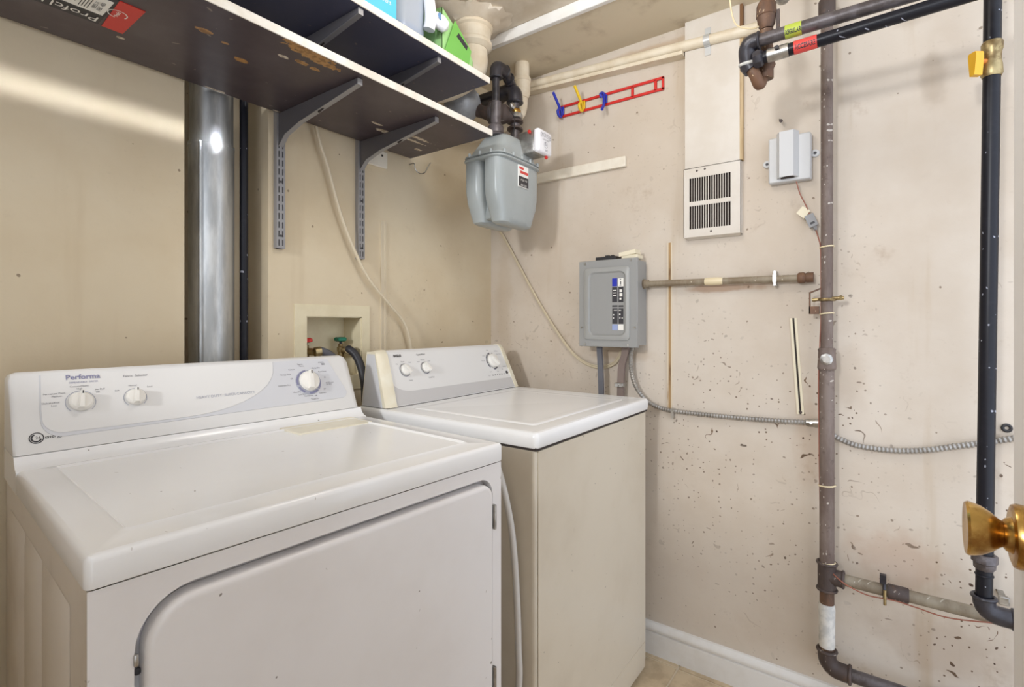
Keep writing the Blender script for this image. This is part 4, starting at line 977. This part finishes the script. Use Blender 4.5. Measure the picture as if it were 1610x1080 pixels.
dm = MB().loft([[Vector((x,p[0],p[1])) for p in sct] for sct, x in ((o_,px),(o_,px-0.0035),(i1,px-0.006),(i2,px-0.006),(i3,px+0.0006),(i3,px+0.0008))], caps=False)
dm.add([(px+0.0008,p[0],p[1]) for p in i3], [list(range(len(i3)))])
pd = part('door', dm, M['panel_door'], ep)
def lbl(u0, v0, u1, v1, x=px-0.0002): 
    a, b = atX(u0,v0,x), atX(u1,v1,x); return MB().box((x-0.0003,min(a.y,b.y),min(a.z,b.z)),(x+0.0008,max(a.y,b.y),max(a.z,b.z)))
part('blue_label', lbl(962.5,437.5,970.3,450), M['blue'], pd)
bl = MB()
for r_ in ((962.5,451.5,970.5,475),(972.3,451,980.2,475),(962.5,480,971,482.5),(972.5,480,980.3,482.5),(962.7,485,971,509),(972.5,485,980.2,509)): bl.join(lbl(*r_))
part('black_label', bl, M['ink_dark'], pd)
pl = MB().join(lbl(972,437.5,980.3,450)).join(lbl(972,510,980.3,519)); part('white_label', pl, M['paper'], pd)
part('pale_blue_label', lbl(962.5,510,971,519), mat('pale_blue_print', sr(150,164,205), 0.5), pd)
wt = MB()
for r_ in ((964,456,969,457),(964,460,969,461),(964,464,969,465),(974,455,978,459),(974,461,978.5,466),(974,468,977,471),(965,487,970.5,488),(973,487,976.5,488.2),(964,494,965.5,496),(964,499,965.3,501),(973.5,493,975.5,495.5),(974,498,975.3,501),(977.5,499,979,501)): wt.join(lbl(*r_, x=px-0.0006))
part('label_lettering', wt, M['paper'], pd)
bt = MB()
for r_ in ((974.5,438.5,976.5,440),(975,442,976.5,447),(974,448,977,449)): bt.join(lbl(*r_, x=px-0.0006))
part('small_print', bt, M['ink_dark'], pd)
for y, z in ((0.876,1.125),(0.676,1.125),(0.862,1.066),(0.70,1.066),(0.862,1.349),(0.69,1.352)): part('screw', MB().lathe([(0,0.0045),(0.0015,0.004)], (px,y,z), (-1,0,0), 10), M['steel'], ep)
kb = thing('circuit_breaker', 'spare black circuit breaker lying on top of the grey panel', 'breaker', (1.66,0.80,1.359))
part('body', MB().rbox((1.640,0.755,1.3595),(1.690,0.835,1.374), 0.002, 1), M['black'], kb)
part('toggle', MB().box((1.655,0.79,1.374),(1.672,0.805,1.380)).box((1.640,0.765,1.374),(1.650,0.775,1.3775)), M['black'], kb)
cc = thing('cable_connector', 'tan metal cable connector on top of the grey panel', 'connector', (1.66,0.70,1.359))
part('clamp', MB().obox((1.655,0.712,1.379),(0.022,0,0),(0,0.030,-0.004),(0,0.001,0.007)).rbox((1.635,0.676,1.3595),(1.685,0.735,1.374),0.003,1), M['tag'], cc)
part('screw', MB().lathe([(0,0.005),(0.004,0.005)], (1.65,0.697,1.386), (0,0,1), 10), M['steel'], cc)
# feeders below the panel
c1 = [(1.655,0.828,1.062),(1.655,0.828,1.035),(1.655,0.822,0.97),(1.652,0.815,0.85)]
def strap_cable(pts, w, t_, m, label):
    P = smooth(pts, 4); return solo('feeder_cable', MB().loft([[p+Vector((-t_,-w,0)),p+Vector((-t_,w,0)),p+Vector((t_,w,0)),p+Vector((t_,-w,0))] for p in P]), m, label, 'cable')
strap_cable([(1.655,0.826,1.062),(1.655,0.826,1.04),(1.655,0.822,0.98),(1.655,0.817,0.80)], 0.0095, 0.005, M['rubber_grey'], 'flat grey feeder cable below the breaker panel, on the left')
strap_cable([(1.670,0.733,1.060),(1.672,0.737,1.03),(1.676,0.752,0.97),(1.680,0.757,0.80)], 0.012, 0.006, M['leather'], 'brownish grey feeder cable below the breaker panel, on the right')
cl_ = thing('cable_clamp', 'small metal clamp on the brownish feeder cable', 'clamp', (1.67,0.765,0.925))
part('band', MB().rbox((1.664,0.742,0.915),(1.690,0.774,0.930),0.002,1), M['steel'], cl_)
part('screw', MB().lathe([(0,0.006),(0.008,0.006)], (1.664,0.762,0.922), (-1,0,0), 10), M['steel'], cl_)
# beige cable drooping from the corner to the panel
pth = [(1.70,1.36,1.62)]+[tuple(atX(u,v,1.706)) for u, v in ((778,350),(795,378),(820,425),(850,480),(880,528),(905,560),(928,575),(950,578),(968,570),(978,552))]
solo('cable', MB().tube(smooth(pth, 6), 0.0050, 8).tube(smooth([Vector(p)+Vector((-0.004,0.0,0.007)) for p in pth], 6), 0.0030, 6), M['white_cable'], 'dirty beige cable drooping from the corner to the breaker panel', 'cable')
# horizontal conduit
cd = thing('conduit', 'horizontal painted steel conduit from the breaker panel to the riser', 'conduit', (WX-0.02,0.45,1.273))
part('tube', MB().cyl((1.690,0.678,1.275),(1.690,0.175,1.271), 0.0105, seg=14), M['conduit'], cd)
part('panel_bushing', MB().lathe([(0,0.017),(0.006,0.017),(0.009,0.014),(0.018,0.014)], (1.690,0.676,1.275), (0,-1,0), 12), M['conduit'], cd)
part('set_screw_connector', MB().lathe([(0,0.013),(0.004,0.016),(0.016,0.016),(0.020,0.013),(0.024,0.015),(0.040,0.0145)], (1.690,0.208,1.2715), (0,-1,0), 14), M['rust'], cd)
part('conduit_clip', MB().box((1.678,0.262,1.262),(1.680,0.272,1.284)).rbox((1.677,0.263,1.250),(WX,0.271,1.262),0.001,1).rbox((1.677,0.263,1.282),(WX,0.271,1.296),0.001,1), M['steel'], cd)
part('paint_rag', MB().tube([(1.690,0.470,1.2735),(1.690,0.46,1.2735),(1.690,0.43,1.2735),(1.690,0.415,1.2732)], [0.0108,0.0125,0.0125,0.0108], 12), M['tie'], cd)
yc = 0.592
rwt = thing('raceway', 'tall thin raceway channel on the right wall crossing behind the conduit', 'raceway', (WX,yc,0.845))
for q in (-0.0085, 0.0045): part('rail', MB().box((WX-0.004,yc+q,0.845),(WX,yc+q+0.004,1.413)), M['raceway'], rwt)
part('stained_core', MB().box((WX-0.0012,yc-0.0045,0.845),(WX,yc+0.0045,1.413)), M['raceway_core'], rwt)
ss = thing('slotted_strip', 'short tilted slotted metal strip on the right wall left of the riser', 'strip', (WX,0.213,1.0))
a_, b_ = atX(1247.5,500,WX), atX(1259,651,WX); dd_ = (b_-a_).normalized(); ds_ = Vector((1,0,0)).cross(dd_)
for q in (-1, 1): part('rail', MB().obox((a_+b_)/2+ds_*q*0.0058-Vector((0.002,0,0)), dd_*(b_-a_).length/2, ds_*0.0032, (0.002,0,0)), M['tag'], ss)
part('slotted_core', MB().obox((a_+b_)/2-Vector((0.0006,0,0)), dd_*(b_-a_).length/2, ds_*0.0028, (0.0006,0,0)), M['gap'], ss)
part('end_screw', MB().lathe([(0,0.005),(0.003,0.004)], b_-dd_*0.006-Vector((0.003,0,0)), (-1,0,0), 10), M['rust_dark'], ss)

# riser pipe with fittings
RX, RY = 1.654, 0.1325
rs = thing('riser_pipe', 'tall weathered grey pipe rising from floor to ceiling on the right wall', 'pipe', (RX,RY,0.2))
def rz(v): return atX(1300, v, RX).z
part('upper_pipe', MB().cyl((RX,RY,rz(555)),(RX,RY,SZ), 0.0150, seg=18), M['riser'], rs)
part('lower_pipe', MB().cyl((RX,RY,rz(895)),(RX,RY,rz(575)), 0.0182, seg=18), M['riser'], rs)
part('top_coupling', MB().lathe([(0,0.018),(0.005,0.021),(0.045,0.021),(0.050,0.018)], (RX,RY,rz(28)), (0,0,1), 18), M['rust_dark'], rs)
fz = rz(564)
part('cleanout_fitting', MB().loft([sup(RX,RY,r,r,z,4,20) for z, r in ((fz-0.030,0.020),(fz-0.026,0.0225),(fz-0.010,0.0215),(fz+0.020,0.0205),(fz+0.026,0.0215),(fz+0.030,0.018))]), M['riser'], rs)
part('cleanout_plug', MB().lathe([(0,0.016),(0.010,0.016),(0.012,0.010),(0.018,0.010)], (RX-0.016,RY,fz), (-1,-0.1,0), 8), M['steel'], rs)
for v in (388.5, 493, 763, 884):
    part('cable_tie', MB().ring((RX,RY,rz(v)),(0.05,0.1,1), 0.0165 if v < 600 else 0.0198, 0.0022, 20, 6), M['tie'], rs)
kz = rz(471)
gc = thing('ground_clamp', 'bronze ground clamp bolted round the riser pipe', 'clamp', (RX,RY,kz))
part('jaw', MB().ring((RX,RY,kz),(0,0,1),0.0185,0.0045,20,8).cyl((RX-0.004,RY+0.035,kz),(RX-0.006,RY-0.040,kz+0.004),0.0050,seg=10), M['brass_dull'], gc)
part('strap_loop', MB().box((RX-0.004,RY+0.040,kz-0.038),(RX+0.010,RY+0.043,kz+0.022)).obox((RX+0.003,RY+0.028,kz+0.026),(0.006,0,0),(0,0.014,-0.006),(0,0.001,0.0015)).box((RX-0.004,RY+0.018,kz-0.040),(RX+0.010,RY+0.043,kz-0.018)), M['rust'], gc)
part('bolt', MB().lathe([(0,0.007),(0.006,0.007)], (RX-0.006,RY-0.030,kz+0.004), (0,-1,0), 6), M['brass_dull'], gc)
tz = 0.441
part('bottom_tee', MB().cyl((RX,RY,tz-0.038),(RX,RY,tz+0.038),0.0225,seg=18).ring((RX,RY,tz+0.036),(0,0,1),0.0225,0.004).ring((RX,RY,tz-0.036),(0,0,1),0.0225,0.004).cyl((RX,RY,tz),(RX,RY-0.040,tz),0.0215,seg=18).ring((RX,RY-0.038,tz),(0,1,0),0.0205,0.004), M['rust_dark'], rs)
part('rusty_nipple', MB().cyl((RX,RY,rz(1030)),(RX,RY,tz-0.03),0.0178,seg=18), M['rust'], rs)
part('white_wrap', MB().tube([(RX,RY,rz(1016)),(RX,RY,rz(1012)),(RX,RY,rz(985)),(RX,RY,rz(955)),(RX,RY,rz(948))],[0.0185,0.0200,0.0196,0.0202,0.0185],18), M['white_tape'], rs)
ez = 0.188
el = bend((RX,RY,ez+0.050),(RX,RY,ez),(RX,RY-0.055,ez),0.036)
part('elbow', MB().tube(el,0.0225,18).ring((RX,RY,ez+0.048),(0,0,1),0.0220,0.0045).ring((RX,RY-0.053,ez),(0,1,0),0.0220,0.0045), M['rust_dark'], rs)
part('floor_branch_pipe', MB().cyl((RX,RY-0.045,ez),(RX,-0.60,ez),0.0172,seg=18), M['iron_grey'], rs)
gb = thing('branch_pipe', 'grey painted horizontal pipe branching low from the riser', 'pipe', (RX,0,tz))
part('pipe', MB().cyl((RX,RY-0.041,tz),(RX,-0.60,tz),0.0150,seg=18), M['grey_branch'], gb)
part('coupling', MB().lathe([(0,0.018),(0.003,0.019),(0.042,0.019),(0.045,0.017)], (RX,-0.002,tz), (0,-1,0), 18), M['rust_dark'], gb)
hc = thing('pipe_clamp', 'dark hose clamp with bolt round the low grey branch pipe', 'clamp', (RX,0.002,tz))
part('band', MB().ring((RX,0.004,tz),(0,1,0),0.0205,0.0040,20,8).box((RX-0.012,0.000,tz+0.020),(RX+0.002,0.014,tz+0.042)), M['iron'], hc)
part('bolt', MB().cyl((RX-0.024,0.003,tz-0.028),(RX-0.024,0.003,tz+0.010),0.0035,seg=8), M['brass_dull'], hc)
# thin red telephone wire
wp_ = [atX(1252,285,WX-0.034), atX(1258,305,WX-0.026), atX(1268,325,WX-0.022), mc]
solo('telephone_wire', MB().tube(smooth(wp_, 6), 0.0016, 6), M['wire_red'], 'short thin pinkish wire from telephone box down to the connector', 'wire')
wq = [mc+dv*0.03]+[atX(u,v,RX-0.004) for u, v in ((1287,375),(1290,390),(1291,440),(1291,495),(1289,540),(1287,600),(1288,700),(1289,780),(1290,850),(1293,878),(1302,893))]+[atX(u,v,RX-0.024) for u, v in ((1318,910),(1335,922))]+[atX(u,v,RX-0.018) for u, v in ((1365,936),(1405,944),(1440,955),(1490,971),(1560,979),(1600,980))]
solo('telephone_wire', MB().tube(smooth(wq, 6), 0.0017, 6), M['wire_red'], 'long thin red wire tied along the riser and sagging by the branch pipe', 'wire')
# armoured cable in two visible runs
def armoured(pts, label):
    P = smooth(pts, 10)
    # resample at equal steps so every turn of the armour is modelled
    out = [P[0]]; step = 0.0044; acc = 0.0
    for i in range(len(P)-1):
        a, b = P[i], P[i+1]; l = (b-a).length; d = step-acc
        while d <= l: out.append(a.lerp(b, d/l)); d += step
        acc = l-(d-step)
    th = thing('armored_cable', label, 'cable', pts[0])
    part('armor', MB().tube(out, [0.0082 if i % 2 else 0.0062 for i in range(len(out))], 10), M['armor'], th, angle=25)
    return th
ac1 = armoured([atX(u,v,WX-0.032) for u, v in ((995,543),(992,560),(993,585),(1000,608),(1015,628))]+[atX(u,v,WX-0.012) for u, v in ((1035,640),(1060,646),(1120,653),(1200,660),(1270,664))], 'armored metal cable from the breaker panel along the wall to the riser')
p0 = atX(1268,664,WX-0.012); p1 = atX(1291,665,WX-0.012)
part('end_connector', MB().cyl(p0,p0.lerp(p1,0.6),0.0105,seg=12).cyl(p0.lerp(p1,0.5),p1,0.0125,seg=12).lathe([(0,0.004),(0.006,0.004)],p0.lerp(p1,0.35)+Vector((-0.010,0,0)),(-1,0,0.3),8), M['steel'], ac1)
p0 = atX(1058,646,WX-0.012)
part('cable_staple', MB().box((WX-0.021,p0.y-0.004,p0.z-0.024),(WX,p0.y+0.004,p0.z+0.009)), M['steel'], ac1)
armoured([atX(u,v,WX-0.012) for u, v in ((1309,684),(1322,691),(1350,701),(1400,708),(1450,708),(1500,702),(1548,696),(1588,690),(1625,686))], 'armored metal cable sagging right of the riser towards the door')
solo('grommet', MB().ring(atX(1583,673,WX-0.003),(1,0,0),0.0075,0.0035,18,8), M['black'], 'small black ring grommet on the wall above the armored cable end', 'grommet')

# ------------------------------------------------------------------ gas branch pipes standing off the wall
GX = 1.364
g1a, g1b = atX(1186,66,GX), atX(1330,23,GX); d1 = (g1b-g1a).normalized()
p_1 = thing('gas_pipe', 'dark grey gas pipe with a lime green tape label', 'pipe', g1a)
y_end = -0.35
def along(a, d, y): return a+d*((y-a.y)/d.y)
part('pipe', MB().cyl(g1a, along(g1a,d1,y_end), 0.0148, seg=20), M['iron_grey'], p_1)
def band(a, d, u0, u1, r, m, parent, txt, size, ang):
    A_ = atX(u0, 0, GX); B_ = atX(u1, 0, GX)
    s0 = along(a, d, A_.y); s1 = along(a, d, B_.y)
    b = part('tape_label', MB().cyl(s0, s1, r, seg=24), m, parent)
    tm = text_mesh(txt, size, 'CENTER', 0.0, 0.0003); c = (s0+s1)/2; up = Vector((-1,0,0)); up = (up-d*up.dot(d)).normalized(); sd = d.cross(up)
    if sd.z > 0: sd = -sd
    tt = MB(); vs = []
    for p in tm.v:
        q = ang+p.y*1.7/r     # wrapped round the pipe; 0 faces the room, positive upwards
        vs.append(c+d*p.x+(up*math.cos(q)-sd*math.sin(q))*(r+0.0004))
    tt.add(vs, tm.f); part('label_lettering', tt, M['ink_dark'], b)
band(g1a, d1, 1235, 1261, 0.0156, M['lime'], p_1, 'REGULAR', 0.0078, -0.50)
ec = g1a+d1*(-0.018); e2 = ec+Vector((0.012,0.004,-0.055))
part('elbow', MB().tube(bend(g1a+d1*0.012, ec, ec+Vector((0.016,-0.002,-0.050)), 0.022), 0.0205, 18).ring(g1a+d1*0.010, d1, 0.0195, 0.0030), M['iron'], p_1)
lo = atX(1174,92,GX)
part('thread_tape', MB().ring(ec+Vector((0.0135,-0.002,-0.043)),(0.3,0,-1),0.0195,0.0042,20,8), M['white_tape'], p_1)
uv0 = ec+Vector((0.0145,-0.002,-0.046)); uv1 = atX(1187,118,GX+0.015); uv2 = atX(1194,133,GX+0.03); uv3 = atX(1199,122,GX+0.045)
part('coupling', MB().cyl(uv0, uv0.lerp(uv1,0.55), 0.0215, 0.0190, 18), M['iron'], p_1)
part('return_bend', MB().tube(smooth([uv0.lerp(uv1,0.45), uv1, uv2, uv3, uv3+Vector((0,0,0.02))],5), 0.0135, 16), M['rust'], p_1)
g2a, g2b = atX(1241,78,GX), atX(1330,51,GX); d2 = (g2b-g2a).normalized()
p_2 = thing('gas_pipe', 'black gas pipe with a red tape label', 'pipe', g2a)
s_ = along(g2a, d2, atX(1192,80,GX).y)
part('pipe', MB().cyl(s_, along(g2a,d2,y_end), 0.0142, seg=20), M['black_pipe'], p_2)
band(g2a, d2, 1248.5, 1285, 0.0150, M['red_tape'], p_2, 'ACCESARE', 0.0086, -0.45)
sa, sb = along(g2a, d2, atX(1207,0,GX).y), along(g2a, d2, atX(1240,0,GX).y)
sl = part('steel_sleeve', MB().cyl(sa, sb, 0.0158, seg=20), M['steel'], p_2)
part('sleeve_bolt', MB().lathe([(0,0.005),(0.006,0.005)], sa.lerp(sb,0.5)+Vector((-0.016,0,0.004)), (-1,0,0.2), 12), M['ink_dark'], p_2)
part('union_nut', MB().lathe([(0,0.018),(0.006,0.021),(0.018,0.021),(0.022,0.016)], s_-d2*0.010, d2, 8), M['iron'], p_2)
# rusty shut-off cock
cx = atX(1205,70,GX+0.045)
ck_ = thing('shutoff_cock', 'rusty brown gas shut-off cock behind the labelled pipes', 'valve', (cx.x,cx.y,1.85))
def cz(v): return atX(1205, v, cx.x).z
bx_ = Vector((cx.x, cx.y, 0))
part('body', MB().tube([at(bx_,cz(124)),at(bx_,cz(110)),at(bx_,cz(104)),at(bx_,cz(92)),at(bx_,cz(60)),at(bx_,cz(48))],[0.0165,0.0165,0.021,0.016,0.014,0.016],14), M['rust'], ck_)
part('cap', MB().lathe([(0,0.014),(0.012,0.020),(0.030,0.0215),(0.032,0.0235),(0.060,0.0225),(0.072,0.016),(0.078,0.006)], at(bx_,cz(46)), (0,0,1), 20), M['rust'], ck_)
part('packing_nut', MB().lathe([(0,0.019),(0.014,0.019)], at(bx_,cz(105)), (0,0,1), 6), M['rust_dark'], ck_)
part('lever', MB().obox(at(bx_,cz(40))+Vector((0,-0.026,0)),(0.004,0,0),(0,0.004,0),(0,0,0.030)), M['rust_dark'], ck_)
part('seal_wire', MB().tube(smooth([Vector((1.45,0.345,SZ)), Vector((1.452,0.340,2.02)), Vector((1.45,0.325,1.94)), Vector((1.435,0.285,1.905)), Vector((1.40,0.258,1.885))],5), 0.0022, 6), M['tie'], ck_)
# round cap hanging at the ceiling
solo('pipe_plug', MB().lathe([(0,0.014),(0.004,0.016),(0.020,0.016),(0.026,0.011),(0.028,0.002)], atX(1231,-2,GX+0.08)+Vector((0,0,0.016)), (0,0,-1), 20).cyl(atX(1231,-2,GX+0.08)+Vector((0,0,0.012)),(atX(1231,-2,GX+0.08).x,atX(1231,-2,GX+0.08).y,SZ),0.010,seg=14), M['steel'], 'shiny round pipe plug at the ceiling above the labelled pipes', 'plug')
solo('nail', MB().cyl(atX(1226,188,WX),atX(1228,190,WX-0.018),0.0025,seg=8).lathe([(0,0.005),(0.002,0.005)],atX(1228,190,WX-0.018),(-1,0,0),10), M['rust_dark'], 'rusty bent nail in the wall left of the riser', 'nail')

# ------------------------------------------------------------------ black gas drop by the door
BX = 1.564
b0_ = atX(1561,0,BX); b1_ = atX(1548,870,BX)
bd = thing('gas_drop_pipe', 'black vertical gas pipe with a yellow valve, beside the door', 'pipe', b1_)
def bp(v):
    z = atX(1555, v, BX).z; return b0_.lerp(b1_, (z-b0_.z)/(b1_.z-b0_.z))
part('upper_pipe', MB().cyl(bp(-120), bp(72), 0.0158, seg=18), M['black_pipe'], bd)
part('drop_pipe', MB().cyl(bp(110), bp(876), 0.0156, seg=18), M['black_pipe'], bd)
vb = part('ball_valve', MB().tube([bp(v) for v in (122,118,104,98,84,80,70,67)],[0.0170,0.0195,0.0185,0.0165,0.0170,0.0190,0.0195,0.0170],18), M['brass_dull'], bd)
vc = bp(98); rdir = Vector((-CS, SN, 0))
part('valve_stem', MB().cyl(vc+rdir*0.014, vc+rdir*0.028, 0.0065, seg=12), M['orange'], vb)
lc = vc+rdir*0.031+Vector((0,0,0.006))
lv = MB().loft([[lc+rdir*a+Vector((SN,CS,0))*b*w+Vector((0,0,z)) for a, b in ((-0.004,-1),(0.014,-1),(0.014,1),(-0.004,1))] for z, w in ((-0.038,0.006),(-0.020,0.008),(0.0,0.010),(0.010,0.010),(0.014,0.008))])
part('yellow_lever', lv, M['yellow'], vb)
part('union', MB().lathe([(0,0.021),(0.003,0.0235),(0.018,0.0235),(0.021,0.020),(0.032,0.0195),(0.036,0.016)], bp(872), (0,0,-1), 8), M['iron_grey'], bd)
part('short_nipple', MB().cyl(bp(895), bp(946), 0.0152, seg=18).ring(bp(905),(0,0,1),0.0150,0.0022), M['black_pipe'], bd)
ez2 = atX(1560,966,BX).z; eb = bp(940); ec2 = Vector((eb.x,eb.y,ez2))
part('elbow', MB().tube(bend(eb, ec2, ec2+Vector((0.0,-0.050,0)), 0.030), 0.0205, 18).ring(eb,(0,0,1),0.0200,0.0042).ring(ec2+Vector((0,-0.048,0)),(0,1,0),0.0200,0.0040), M['iron'], bd)
part('tail_pipe', MB().cyl(ec2+Vector((0,-0.045,0)), ec2+Vector((0,-0.35,0)), 0.0150, seg=18), M['iron'], bd)
cw_ = atX(1578,944,WX-0.05)
solo('wire_clip', MB().rbox(tuple(cw_-Vector((0.006,0.010,0.010))), tuple(cw_+Vector((0.006,0.010,0.010))), 0.002, 1).box((cw_.x,cw_.y-0.006,cw_.z-0.004),(WX,cw_.y+0.006,cw_.z+0.004)), M['steel'], 'small metal clip on the wall above the bottom elbow by the door', 'clip')
